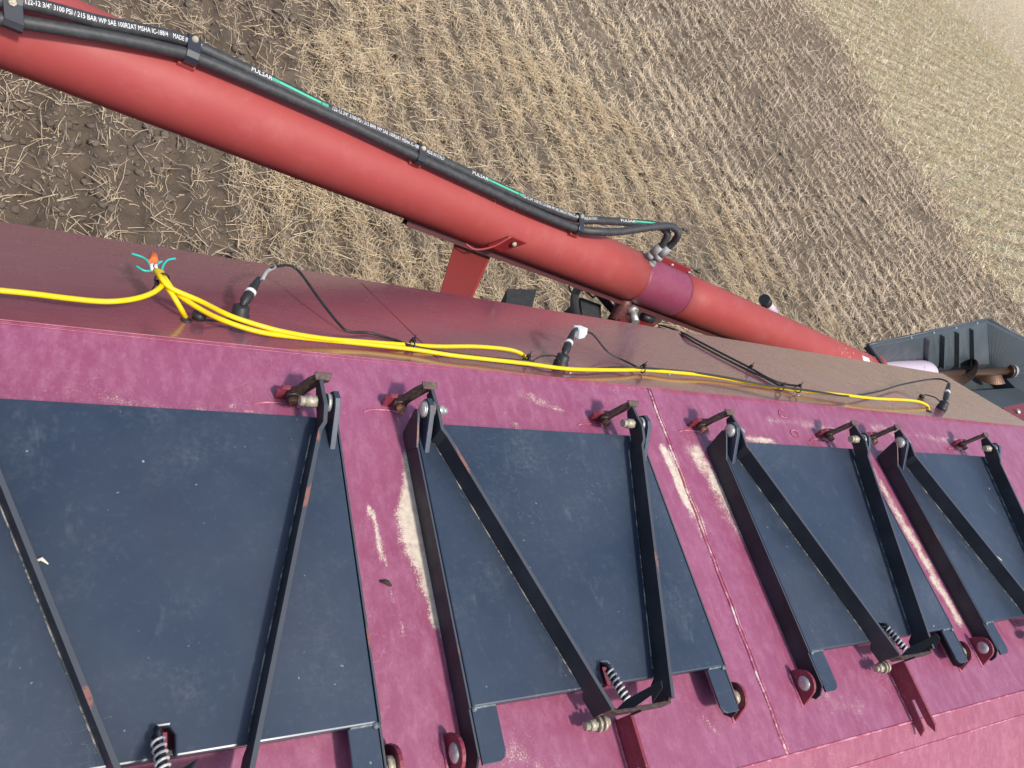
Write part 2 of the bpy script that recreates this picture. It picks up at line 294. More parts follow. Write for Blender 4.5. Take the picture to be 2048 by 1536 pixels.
def rubber(name, col, rough=.6):
    m = mat(name, col, rough); t = NT(m)
    c = t.mix(t.mr(t.noise(60, 5, .7), .45, .8, 0, .5), col, tuple(min(1, x*2.6+.02) for x in col))
    t.base(c); t.bump(t.noise(140, 3), .25, .001); return m
HOSE = rubber('ribbed_hose_rubber', (.036, .037, .039), .55)
BLACKR = rubber('black_rubber', (.018, .018, .019), .5)
CLAMPM = mat('dark_blue_black_clamp', (.03, .034, .044), .35)
YEL = mat('yellow_cable_jacket', (.86, .60, .0), .32); _y = NT(YEL); _y.base(_y.mix(_y.mr(_y.noise(60, 5, .7), .50, .74, 0, .45), (.86, .60, .0), (.58, .42, .10))); _y.rough(_y.mr(_y.noise(90, 3), .3, .7, .3, .55))
TEAL = mat('teal_wire', (.03, .52, .42), .4)
ORANGE = mat('orange_wire_nut', (.85, .19, .05), .4)
WHITE = mat('white_wire', (.8, .8, .78), .45)
TXT = mat('white_hose_print', (.75, .76, .76), .6)
GREENS = mat('green_hose_stripe', (.06, .50, .31), .5)
TAPE = rubber('grey_tape', (.30, .30, .29), .6)
PAPER = mat('pale_paper_tag', (.60, .66, .66), .7)
def hop_mat():
    m = mat('slate_hopper_plastic', (.07, .085, .095), .45); t = NT(m)
    c = t.mix(t.mr(t.noise(2.5, 5), .35, .7), (.048, .062, .072), (.070, .084, .094))
    c = t.mix(t.mr(t.noise(30, 6, .7), .6, .85, 0, .3), c, (.2, .22, .22))
    t.base(c); t.rough(t.mr(t.noise(12, 4), .3, .7, .38, .55)); return m
HOP = hop_mat()
LILAC = mat('pale_lilac_sheet', (.62, .52, .62), .5)
TYRE = rubber('tyre_rubber', (.03, .031, .033), .75)
def flight_mat():
    return rusty('polished_brown_flighting', (.06, .035, .02), (.12, .065, .04), (.20, .13, .09), .38, .6)
FLIGHT = flight_mat()
def soil_mat():
    m = mat('dry_brown_soil', (.1, .08, .06), .95, spec=.1); t = NT(m)
    c = t.ramp(t.noise(1.2, 8, .65), [(.3, (.105, .076, .055)), (.5, (.15, .112, .082)), (.7, (.195, .152, .115))])
    c = t.mix(t.mr(t.noise(45, 8, .75), .35, .7), c, (.16, .126, .097))
    # far off the stalks merge into pale straw cover
    g = t.n('ShaderNodeNewGeometry'); ln = t.n('ShaderNodeVectorMath', operation='LENGTH'); t.l(g.outputs['Position'], ln.inputs[0])
    st = t.math('MULTIPLY', t.attr('straw').outputs['Fac'], t.mr(t.noise(14, 6, .7, stretch=(.35, 1, 1)), .38, .56, .15, 1))
    c = t.mix(st, c, (.62, .53, .37))
    t.base(c); t.bump(t.noise(26, 10, .75), .9, .03); return m
SOIL = soil_mat()
def straw_mat():
    m = mat('dry_straw', (.5, .4, .24), .6, spec=.25); t = NT(m)
    t.base(t.attr('tint').outputs['Color'])
    t.b.inputs['Subsurface Weight'].default_value = 0
    return m
STRAW = straw_mat()
CLOD = mat('soil_clod', (.125, .095, .07), .95, spec=.1); _t = NT(CLOD)
_t.base(_t.ramp(_t.noise(18, 6, .7), [(.3, (.10, .076, .059)), (.7, (.20, .162, .13))])); _t.bump(_t.noise(60, 6, .7), .8, .01)

# ------------------------------------------------------------------ value noise for the field
_lat = rng.random((256, 256))
def vnoise(x, y, s):
    x = np.asarray(x)*s+37.3; y = np.asarray(y)*s+11.7
    xi = np.floor(x).astype(int); yi = np.floor(y).astype(int); fx = x-xi; fy = y-yi
    fx = fx*fx*(3-2*fx); fy = fy*fy*(3-2*fy)
    g = lambda a, b: _lat[a % 256, b % 256]
    return (g(xi, yi)*(1-fx)+g(xi+1, yi)*fx)*(1-fy)+(g(xi, yi+1)*(1-fx)+g(xi+1, yi+1)*fx)*fy
def fbm(x, y, s, o=4):
    return sum(vnoise(x, y, s*2**k)*.5**k for k in range(o))/sum(.5**k for k in range(o))
PITCH = .265
def sstep(a, b, x): t = np.clip((x-a)/(b-a), 0, 1); return t*t*(3-2*t)
def zones(x, y):
    """0 bare wheel-track soil, 1 thick yellow straw, 2 thin grey-brown straw, 3 pale headland stubble: soft weights"""
    wob = (fbm(x, y, .35, 3)-.5)*2.2
    xb = 1.12+.42*np.clip(y-4.3, 0, 4)
    z0 = 1-sstep(-.25, .25, x-xb+wob*.18)
    z3 = sstep(-.9, .7, x-13.1+wob*.9-.04*(y-9))
    z2 = sstep(-.5, .7, x-6.5+wob*.35)*(1-z3)
    z1 = (1-z0)*(1-z2)*(1-z3)
    return z0, z1, z2, z3
def furrow(x, y):
    wx = x+(vnoise(x*0, y, .8)-.5)*.10+(fbm(x, y, 1.2, 2)-.5)*.09
    return .5+.5*np.cos(2*np.pi*(wx-.42)/PITCH)           # 1 in the furrow
def furrow3(x, y):
    wy = y-.06*x+(vnoise(x, y*0, .25)-.5)*.3+(fbm(x, y, .9, 2)-.5)*.05
    return .5+.5*np.cos(2*np.pi*wy/(PITCH*1.9))
def height(x, y):
    z0, z1, z2, z3 = zones(x, y)
    f = furrow(x, y)**1.5*(1-z3)+furrow3(x, y)**1.5*z3
    near = np.clip(1-(np.hypot(x, y)-18)/20, 0, 1)
    h = -.055*f*near+(fbm(x, y, 1.3, 3)-.5)*.06
    h += (fbm(x, y, 9, 3)-.5)*.06*near*(.4+1.1*z0)+(1-np.abs(2*vnoise(x, y, 22)-1))*.012*near
    return h

# ground: one sheet to the horizon
def axis(parts):
    out = [parts[0][0]]
    for a, b, d in parts:
        n = max(1, int(round((b-a)/d))); out += list(np.linspace(a, b, n+1)[1:])
    return np.array(out)
xs = axis([(-400, -40, 60), (-40, -4, 4), (-4, -1, .3), (-1, 4.2, .024), (4.2, 9, .05), (9, 22, .09), (22, 50, .7), (50, 140, 6), (140, 700, 80)])
ys = axis([(-400, -40, 60), (-40, -4, 4), (-4, .8, .4), (.8, 7.2, .03), (7.2, 16, .07), (16, 24, .2), (24, 60, 1.5), (60, 140, 8), (140, 700, 80)])
gx, gy = np.meshgrid(xs, ys, indexing='ij'); gz = height(gx, gy)
nx, ny = gx.shape
def grid_mesh(name, gx, gy, gz):
    nx, ny = gx.shape; me = bpy.data.meshes.new(name)
    co = np.stack([gx, gy, gz], -1).reshape(-1, 3).astype(np.float32)
    i = np.arange(nx*ny).reshape(nx, ny)
    q = np.stack([i[:-1, :-1], i[1:, :-1], i[1:, 1:], i[:-1, 1:]], -1).reshape(-1, 4).astype(np.int32)
    poly_mesh(me, co, q); return me
def poly_mesh(me, co, q):
    me.vertices.add(len(co)); me.vertices.foreach_set('co', co.ravel())
    me.loops.add(q.size); me.loops.foreach_set('vertex_index', q.ravel())
    me.polygons.add(len(q)); me.polygons.foreach_set('loop_start', np.arange(0, q.size, q.shape[1], dtype=np.int32))
    me.update(calc_edges=True); me.validate()
me = grid_mesh('ground', gx, gy, gz)
me.polygons.foreach_set('use_smooth', np.ones(len(me.polygons), bool))
z0, z1, z2, z3 = zones(gx, gy); rr = np.hypot(gx, gy)
far = np.maximum(sstep(22, 55, rr), z3*sstep(12, 17, rr)*.8)
st = (z0*.05+z1*.75+z2*.40+z3*.95)*(.34+.66*far)*(1-furrow(gx, gy)*(1-z3)*.5*(1-far)-.85*sstep(.6, .9, furrow3(gx, gy))*z3*(1-sstep(24, 44, rr)))
a = me.attributes.new('straw', 'FLOAT', 'POINT'); a.data.foreach_set('value', st.ravel().astype(np.float32))
me.materials.append(SOIL); ground = bpy.data.objects.new('ground', me); C.objects.link(ground); ground['kind'] = 'structure'

# soil clods: crumbled lumps lying on the bare furrows
def clods():
    bm = bmesh.new(); bmesh.ops.create_icosphere(bm, subdivisions=2, radius=1); base = np.array([v.co for v in bm.verts]); fc = np.array([[v.index for v in f.verts] for f in bm.faces]); bm.free()
    N = 60000; x = rng.uniform(-1, 9, N); y = rng.uniform(.8, 11, N)
    z0, z1, z2, z3 = zones(x, y); cl = fbm(x, y, 2.2, 3)
    keep = rng.random(N) < (z0*.95+z1*.08+z2*.10)*(.15+2.4*np.clip(cl-.38, 0, 1))*(1.15-.5*furrow(x, y)); x, y = x[keep], y[keep]; N = len(x)
    s = .004+.030*rng.random(N)**4.0
    V = np.repeat(base[None], N, 0)
    ph = rng.random((N, 3))*6.28
    rad = 1+.22*np.sin(V[..., 0]*3.1+ph[:, None, 0])*np.cos(V[..., 1]*2.7+ph[:, None, 1])+.14*np.sin(V[..., 2]*5+V[..., 0]*4+ph[:, None, 2])+.07*rng.standard_normal(V.shape[:2])
    V = V*rad[..., None]*s[:, None, None]*np.stack([rng.uniform(.8, 1.35, N), rng.uniform(.8, 1.3, N), rng.uniform(.5, .85, N)], -1)[:, None]
    a = rng.uniform(0, 6.28, N); ca, sa = np.cos(a)[:, None], np.sin(a)[:, None]
    X = V[..., 0]*ca-V[..., 1]*sa+x[:, None]; Y = V[..., 0]*sa+V[..., 1]*ca+y[:, None]; Z = V[..., 2]+(height(x, y)+s*.25)[:, None]
    co = np.stack([X, Y, Z], -1).reshape(-1, 3).astype(np.float32)
    q = (fc[None]+(np.arange(N)*len(base))[:, None, None]).reshape(-1, 3).astype(np.int32)
    me = bpy.data.meshes.new('soil_clods'); poly_mesh(me, co, q)
    me.polygons.foreach_set('use_smooth', np.ones(len(me.polygons), bool))
    me.materials.append(CLOD); o = bpy.data.objects.new('soil_clods', me); C.objects.link(o)
    tag(o, 'crumbled brown soil clods scattered over the bare strip beside the cart', 'soil clods'); o['kind'] = 'stuff'
clods()

# straw: each stalk a bent three-sided prism near by, a creased ribbon farther off
def straw_points(N, rmin, rmax, power, az=(-12, 118)):
    # radial density ~ r^-power per square metre
    u = rng.random(N); e = 2-power
    r = (rmin**e+u*(rmax**e-rmin**e))**(1/e)
    a = np.radians(rng.uniform(*az, N)); return r*np.cos(a), r*np.sin(a), r
def make_straw(name, x, y, z, az, el, L, wd, tint, ribbon, kink):
    N = len(x); d = np.stack([np.cos(az)*np.cos(el), np.sin(az)*np.cos(el), np.sin(el)], -1)
    sd_ = np.stack([-np.sin(az), np.cos(az), np.zeros(N)], -1); up = np.cross(d, sd_)
    p0 = np.stack([x, y, z], -1); k = kink[:, None]*L[:, None]
    p1 = p0+d*L[:, None]*.5+up*np.abs(k)*.35+sd_*k*.6; p2 = p0+d*L[:, None]
    rings = []
    for p, t in ((p0, 1.0), (p1, .9), (p2, .55)):
        w_ = (wd*t)[:, None]
        if ribbon: rings.append(np.stack([p-sd_*w_*.5, p+sd_*w_*.5], 1))
        else: rings.append(np.stack([p-sd_*w_*.5, p+sd_*w_*.5, p+up*w_*.75], 1))
    V = np.concatenate(rings, 1); m = V.shape[1]; base = (np.arange(N)*m)[:, None, None]
    fc = np.array([[0, 1, 3, 2], [2, 3, 5, 4]]) if ribbon else np.array([[0, 1, 4, 3], [1, 2, 5, 4], [2, 0, 3, 5], [3, 4, 7, 6], [4, 5, 8, 7], [5, 3, 6, 8]])
    co = V.reshape(-1, 3).astype(np.float32); q = (fc[None]+base).reshape(-1, 4).astype(np.int32)
    me = bpy.data.meshes.new(name)
    me.vertices.add(len(co)); me.vertices.foreach_set('co', co.ravel()); me.loops.add(q.size); me.loops.foreach_set('vertex_index', q.ravel())
    me.polygons.add(len(q)); me.polygons.foreach_set('loop_start', np.arange(0, q.size, 4, dtype=np.int32)); me.update(calc_edges=True)
    col = np.concatenate([np.repeat(tint, m, 0), np.ones((N*m, 1))], 1).astype(np.float32)
    at = me.color_attributes.new('tint', 'FLOAT_COLOR', 'POINT'); at.data.foreach_set('color', col.ravel())
    me.materials.append(STRAW); o = bpy.data.objects.new(name, me); C.objects.link(o); return o
def tints(N, yellow, x, y):
    pal = np.array([[.80, .635, .405], [.72, .565, .36], [.86, .73, .53], [.55, .43, .295], [.38, .295, .215], [.66, .49, .29]])
    p = rng.choice(6, N, p=[.28, .24, .16, .14, .08, .10]); c = pal[p]*rng.uniform(.75, 1.15, (N, 1))
    grey = np.array([.63, .515, .40]); k = (1-yellow)[:, None]*.62
    return c*(1-k)+grey*rng.uniform(.55, 1.2, (N, 1))*k
def field_straw(name, N, rmin, rmax, power, ribbon, label, wmul):
    x, y, r = straw_points(N, rmin, rmax, power)
    k = ~((y < 1.2) & (x < 3.2) & (x > -2)); x, y, r = x[k], y[k], r[k]
    z0, z1, z2, z3 = zones(x, y); cl = fbm(x, y, 1.7, 4)*(1-.45*z3)+.30*z3; fine = fbm(x, y, 7, 2)
    f = furrow(x, y)*(1-z3)+furrow3(x, y)*z3
    hole = sstep(.40, .52, fbm(x, y, 5.5, 3))
    dens = (z0*.27+z1*1.0+z2*.90+z3*1.5)*(1-.92*f**1.6*(1-.30*z1)*(1-z3))*(1-.985*z3*sstep(.62, .88, f))*np.clip(.30+2.3*(cl-.32), .12, 1.3)*(.35+.75*hole)*(.6+.8*fine)
    k = rng.random(len(x)) < dens; x, y, r, z0, z1, z2, z3 = [v[k] for v in (x, y, r, z0, z1, z2, z3)]; N = len(x)
    L = rng.uniform(.03, .155, N)*(1+.7*(rng.random(N) < .12)); L = np.where(rng.random(N) < .42, rng.uniform(.010, .045, N), L); L *= 1+.02*np.clip(r-8, 0, 40)
    wd = rng.uniform(.0028, .0054, N)*wmul*np.clip(r/7, 1, 5)**.75
    az = rng.uniform(0, 2*np.pi, N); mess = rng.normal(0, .5, N)
    az = np.where(rng.random(N) < .30+.15*z2, np.pi/2+mess*.7, az)
    al3 = rng.random(N) < .75*z3; az = np.where(al3, np.radians(205)+mess*.45, az)
    el = rng.normal(.03, .16, N); el = np.where(rng.random(N) < .08, rng.uniform(.3, 1.2, N), el); el = np.where(al3, rng.uniform(.2, .9, N), el)
    lift = rng.random(N)*.05*(z1+.4*z2+z3)+.003
    z = height(x, y)+lift
    z = z-np.minimum(0, L*np.sin(el))*.9
    yellow = np.clip(z1*.80+z3*.30+z0*.50+z2*.30+(fbm(x, y, .9, 2)-.5)*.9, 0, 1)
    tt = tints(N, yellow, x, y)*(1+.70*z3*np.ones(N))[:, None]
    o = make_straw(name, x, y, z, az, el, L, wd, np.clip(tt, 0, .84), ribbon, rng.normal(0, .10, N))
    tag(o, label, 'straw'); o['kind'] = 'stuff'
    return N
NS = 1.0
field_straw('near_straw', int(480000*NS), 1.6, 8.5, .25, False, 'loose yellow and grey straw stalks strewn over the soil nearest the cart', 1.0)
field_straw('field_straw', int(980000*NS), 8.5, 34, 1.55, True, 'chopped straw cover of the field beyond the red auger', 1.0)
field_straw('distant_straw', int(120000*NS), 34, 110, 1.9, True, 'pale straw cover fading toward the far corner of the field', 1.1)
def stubble():                                      # cut stalks still standing along the rows
    x, y, r = straw_points(150000, 3, 40, 1.5); z0, z1, z2, z3 = zones(x, y)
    px = .42+PITCH*.5+PITCH*np.round((x-.42-PITCH*.5)/PITCH); x = np.where(z3 < .5, px+rng.normal(0, .022, len(x))-((vnoise(x*0, y, .8)-.5)*.10), x)
    k = rng.random(len(x)) < (z2*.75+z3*.8+z1*.22+z0*.03); x, y, r, z3 = x[k], y[k], r[k], z3[k]; N = len(x)
    o = make_straw('standing_stubble', x, y, height(x, y)-.005, rng.uniform(0, 6.28, N), rng.uniform(.85, 1.5, N), rng.uniform(.05, .12, N), rng.uniform(.003, .005, N)*np.clip(r/6, 1, 4)**.8, np.clip(tints(N, .3+.5*z3, x, y), 0, .8), True, rng.normal(0, .05, N))
    tag(o, 'short cut stubble stalks still standing in drilled rows', 'stubble'); o['kind'] = 'stuff'
stubble()

# ------------------------------------------------------------------ seed tank of the cart
X_L, X_R, YR, YF = -1.3, 3.02, .791, .016
tank = thing('seed_cart_tank', 'magenta steel cart tank with glossy maroon sloping side, beneath the navy lids', 'cart tank', U(1.0, .4, -2.4))
SLN = Vector((0, .4983, .8670))            # outward normal of the sloping side
LX = [-.087, .557, 1.297, 1.945]           # near-left corner of each lid, in drawing units
LW, LY0, LY1, LZ = .504, .172, .634, .042
def top_panel():
    d = .008; gx_, gy_ = np.meshgrid(np.arange(X_L, X_R+1e-6, d), np.linspace(YF, YR, 98), indexing='ij')
    n1 = (vnoise(gx_, gy_, 9)-.5)*.02+(vnoise(gx_, gy_, 30)-.5)*.008
    def blob(x0, y0, x1, y1, w0, w1, k):                     # tapered streak of dust along a line
        dx, dy = x1-x0, y1-y0; t = np.clip(((gx_-x0)*dx+(gy_-y0)*dy)/(dx*dx+dy*dy), 0, 1)
        dist = np.hypot(gx_-x0-t*dx, gy_-y0-t*dy)+n1; w_ = w0+(w1-w0)*t
        return k*np.clip(1.25-dist/w_, 0, 1.1)*np.where(dist < w_*1.25, 1, 0)
    du = np.zeros_like(gx_)
    for a in [(.552, .60, .554, .44, .014, .042, 1.2), (.555, .44, .560, .27, .042, .016, 1.0), (.558, .26, .562, .19, .014, .006, .6),
              (1.180, .62, 1.188, .30, .012, .004, .62), (1.160, .63, 1.170, .50, .015, .006, .85), (1.258, .62, 1.290, .52, .048, .032, .70), (1.275, .52, 1.298, .40, .045, .01, .50), (1.296, .42, 1.30, .25, .012, .006, .45),
              (1.40, .672, 1.56, .667, .022, .006, .78), (1.893, .62, 1.905, .42, .030, .022, .62), (1.905, .42, 1.918, .20, .034, .026, .80), (1.90, .30, 1.915, .22, .024, .02, .9),
              (.470, .50, .480, .40, .004, .003, .66), (.480, .38, .494, .27, .005, .003, .72), (.545, .665, .50, .60, .003, .003, .6), (1.56, .735, 1.85, .715, .028, .02, .42), (2.0, .735, 2.45, .70, .02, .02, .42), (.1, .67, .25, .655, .02, .006, .46), (.27, .67, .34, .65, .006, .004, .62), (.82, .745, .95, .70, .014, .008, .40), (.78, .69, .80, .66, .012, .008, .40), (1.0, .69, 1.04, .66, .012, .006, .38), (.60, .115, .70, .08, .04, .03, .34), (1.00, .125, 1.04, .06, .014, .008, .46), (2.1, .13, 2.3, .10, .03, .02, .34), (1.30, .10, 1.42, .07, .03, .02, .34), (1.178, .70, 1.172, .30, .010, .006, .42)]:
        du = np.maximum(du, blob(*a))
    wv = (fbm(gx_, gy_, 2.5, 2)-.5)*.004
    me = grid_mesh('top_panel', gx_*S, gy_*S, (TZ+H+wv)*S)
    me.polygons.foreach_set('use_smooth', np.ones(len(me.polygons), bool))
    at = me.attributes.new('dust', 'FLOAT', 'POINT'); at.data.foreach_set('value', du.ravel().astype(np.float32))
    me.materials.append(RED_TOP); o = bpy.data.objects.new('top_panel', me); C.objects.link(o)
    me.transform(Matrix.Translation(-Vector(tank['_org']))); o.parent = tank
top_panel()
def slope_panel():
    # gently wavy sheet from the ridge down to the outer edge, its far end cut back at an angle
    nx_, ny_ = 220, 26; u_ = np.linspace(0, 1, nx_)[:, None]; v_ = np.linspace(0, 1, ny_)[None, :]
    xe = X_R+(.16)*v_; x = X_L+(xe-X_L)*u_; y = YR+(1.2-YR)*v_+0*u_; z = TZ+(-1.277-TZ)*v_+0*u_
    wv = (fbm(x, y, 1.1, 2)-.5)*.006*np.sin(np.pi*v_)
    me = grid_mesh('sloping_side', x*S, (y+wv*.5)*S, (z+H+wv*.86)*S); me.polygons.foreach_set('use_smooth', np.ones(len(me.polygons), bool))
    me.materials.append(RED_SLOPE); me.transform(Matrix.Translation(-Vector(tank['_org'])))
    o = bpy.data.objects.new('sloping_side', me); C.objects.link(o); o.parent = tank
slope_panel()
m = MB()
m.quad(U(X_L, 1.2, -1.277), U(X_R+.16, 1.2, -1.277), U(X_R+.10, 1.17, -1.31), U(X_L, 1.17, -1.31))
m.quad(U(X_L, 1.17, -1.31), U(X_R+.10, 1.17, -1.31), U(X_R, .75, -2.3), U(X_L, .75, -2.3))
m.quad(U(X_L, .75, -2.3), U(X_R, .75, -2.3), U(X_R, .05, -2.3), U(X_L, .05, -2.3))
m.quad(U(X_R, .05, -2.3), U(X_L, .05, -2.3), U(X_L, -.42, -1.5), U(X_R, -.42, -1.5))
m.build('underside', RED_PART, tank)
m = MB()
m.prism([U(X_R, y, z) for y, z in [(YF, TZ-.001), (YR, TZ-.001), (.99, -1.16), (1.17, -1.31), (.75, -2.3), (.05, -2.3), (-.42, -1.5), (-.42, -1.28)]], (.01, 0, 0)); m.build('end_plate', RED_PART, tank)
m = MB(); m.quad(U(X_L, YF, TZ), U(X_R, YF, TZ), U(X_R, -.03, -1.058), U(X_L, -.03, -1.058)); m.build('rim_strip', RED_FRONT, tank)
m = MB()
m.quad(U(X_L, -.03, -1.058), U(X_R, -.03, -1.058), U(X_R, -.42, -1.28), U(X_L, -.42, -1.28)); m.quad(U(X_L, -.42, -1.28), U(X_R, -.42, -1.28), U(X_R, -.42, -1.5), U(X_L, -.42, -1.5))
m.build('near_side', RED_FRONT, tank)
def worn(name, col):
    mm = mat(name, col, .5); t = NT(mm); t.base(t.mix(t.mr(t.noise(45, 4, .8, stretch=(.5, .5, 1)), .48, .60), (.38, .085, .14), col)); return mm
SEAMM = worn('worn_weld_bead', (.78, .66, .62)); EDGE = worn('worn_fold_edge', (.60, .26, .34))
m = MB(); pts = [U(1.183+.0012*math.sin(i*1.7)-.008*(i/30), YR-.004-(YR-YF-.006)*i/30, TZ+.0008) for i in range(31)]
m.tube(pts, .0030, 6); m.build('weld_seam', SEAMM, tank)
m = MB(); m.tube([p+Vector((.009, 0, 0)) for p in pts], .0016, 6); m.build('weld_seam', EDGE, tank)
m = MB(); m.tube([U(x, YF, TZ) for x in np.linspace(X_L, X_R, 40)], .0026, 6); m.tube([U(x, -.03, -1.058) for x in np.linspace(X_L, X_R, 40)], .0020, 6); m.build('fold_edge', EDGE, tank)
m = MB(); m.tube([U(x, YR, TZ+.0005) for x in np.linspace(X_L, X_R, 40)], .0016, 6); m.tube([U(x, YR-.006, TZ+.0002) for x in np.linspace(X_L, X_R, 40)], .0014, 6); m.build('ridge_edge', faded_red('ridge_paint', (.34, .07, .13), (.26, .05, .08), (.5, .2, .28), .35), tank)
def on_slope(p, h=0.0):       # point of the sloping side straight along its normal from p, lifted by h
    p = Vector(p); o = U(0, YR, TZ); return p-SLN*((p-o).dot(SLN)-h)
m = MB(); m.tube([on_slope((.7328+.026*t, 1.3839-.41*t, 2.3), .0002) for t in np.linspace(-.02, 1.3, 12)], .0013, 6); m.build('weld_seam', mat('slope_seam_paint', (.15, .022, .034), .3), tank)
for hx in SL_HOLES:           # rubber grommets where cables enter
    m = MB(); p = on_slope(hx); a = Vector((1, 0, 0)); b = SLN.cross(a)
    m.tube([p+(a*math.cos(q)+b*math.sin(q))*.0085+SLN*.001 for q in np.linspace(0, 2*math.pi, 17)], .0028, 8, caps=False); m.build('grommet', BLACKR, tank)
for hx in SL_SCREWS:
    m = MB(); p = on_slope(hx); m.dome(p-SLN*.001, SLN, .0055, .004, 10); m.build('screw', ZINC, tank)
for p in [(1.8842, .7968), (1.8713, .8639)]:
    m = MB(); c = Vector((p[0], p[1], U(0, 0, TZ).z)); m.tube([c+Vector((math.cos(q)*.016, math.sin(q)*.013, .0008)) for q in np.linspace(0, 5.6, 14)], .0014, 6); m.build('dent_ring', EDGE, tank)

def L3(x, y, z): return Vector((x*S, y*S, z*S))
PINS = (.012, .470)
def tank_hardware(x0):
    B = U(x0, 0, TZ)
    for k, px in enumerate(PINS):                       # far latch ears
        e = MB(); e.prism([B+L3(px-.046, .69, -.002), B+L3(px-.048, .69, .020), B+L3(px-.040, .69, .030), B+L3(px-.004, .69, .030), B+L3(px+.0, .69, -.002)], L3(0, .008, 0))
        eo = e.build('latch_ear', RED_PART, tank, bevel=.001)
        b = MB(); b.cyl(B+L3(px-.023, .691, .020), B+L3(px-.023, .680, .020), .0125, 18); b.build('washer', RUSTBLK, eo)
        b = MB(); b.hexa(B+L3(px-.023, .681, .020), (0, -1, .15), .0092, .015); b.build('bolt', RUST, eo)
        m = MB(); wb = [B+L3(px-.085+.075*math.sin(q)*.5+.04, .672+.010*math.cos(q*.9), .0006) for q in np.linspace(-1.5, 1.5, 10)]; m.tube(wb, .0018, 6); m.build('weld_bead', EDGE, tank)
    for side in (0, 1):                                  # near pivot ears
        ex = -.030 if side == 0 else LW+.020; th = .006
        prof = [(.150, -.001), (.150, .012)]+[(.122+.024*math.cos(q), .022+.022*math.sin(q)) for q in np.linspace(.2, 2.9, 9)]+[(.086, -.001)]
        e = MB(); e.prism([B+L3(ex, y, z) for y, z in prof], L3(th, 0, 0)); eo = e.build('pivot_ear', RED_PART, tank, bevel=.001)
        bx = ex if side == 0 else ex-.001
        b = MB()
        if side == 0: b.dome(B+L3(bx+.0005, .122, .022), (-1, 0, 0), .0165, .007, 18); b.build('bolt', ZINC, eo)
        else: b.cyl(B+L3(bx, .122, .022), B+L3(bx-.010, .122, .022), .0145, 16); b.hexa(B+L3(bx-.008, .122, .022), (-1, 0, 0), .011, .010); b.build('bolt', WORN, eo)
        m = MB(); m.tube([B+L3(ex-.004, y, .0008) for y in np.linspace(.084, .152, 9)], .003, 6); m.build('weld_bead', EDGE, tank)
    st = MB(); prof = [(.125, -.001), (.014, -.001), (-.014, .002), (-.004, .016), (.052, .018), (.052, .026), (.004, .027), (-.014, .037), (-.002, .043), (.125, .043)]
    st.prism([B+L3(.268, y, z) for y, z in prof], L3(.006, 0, 0)); st.build('latch_strap', RED_PART, tank, bevel=.0008)
    m = MB(); m.tube([B+L3(.266, y, .0008) for y in np.linspace(.018, .125, 14)], .0026, 6); m.build('weld_bead', EDGE, tank)
for x0 in LX: tank_hardware(x0)

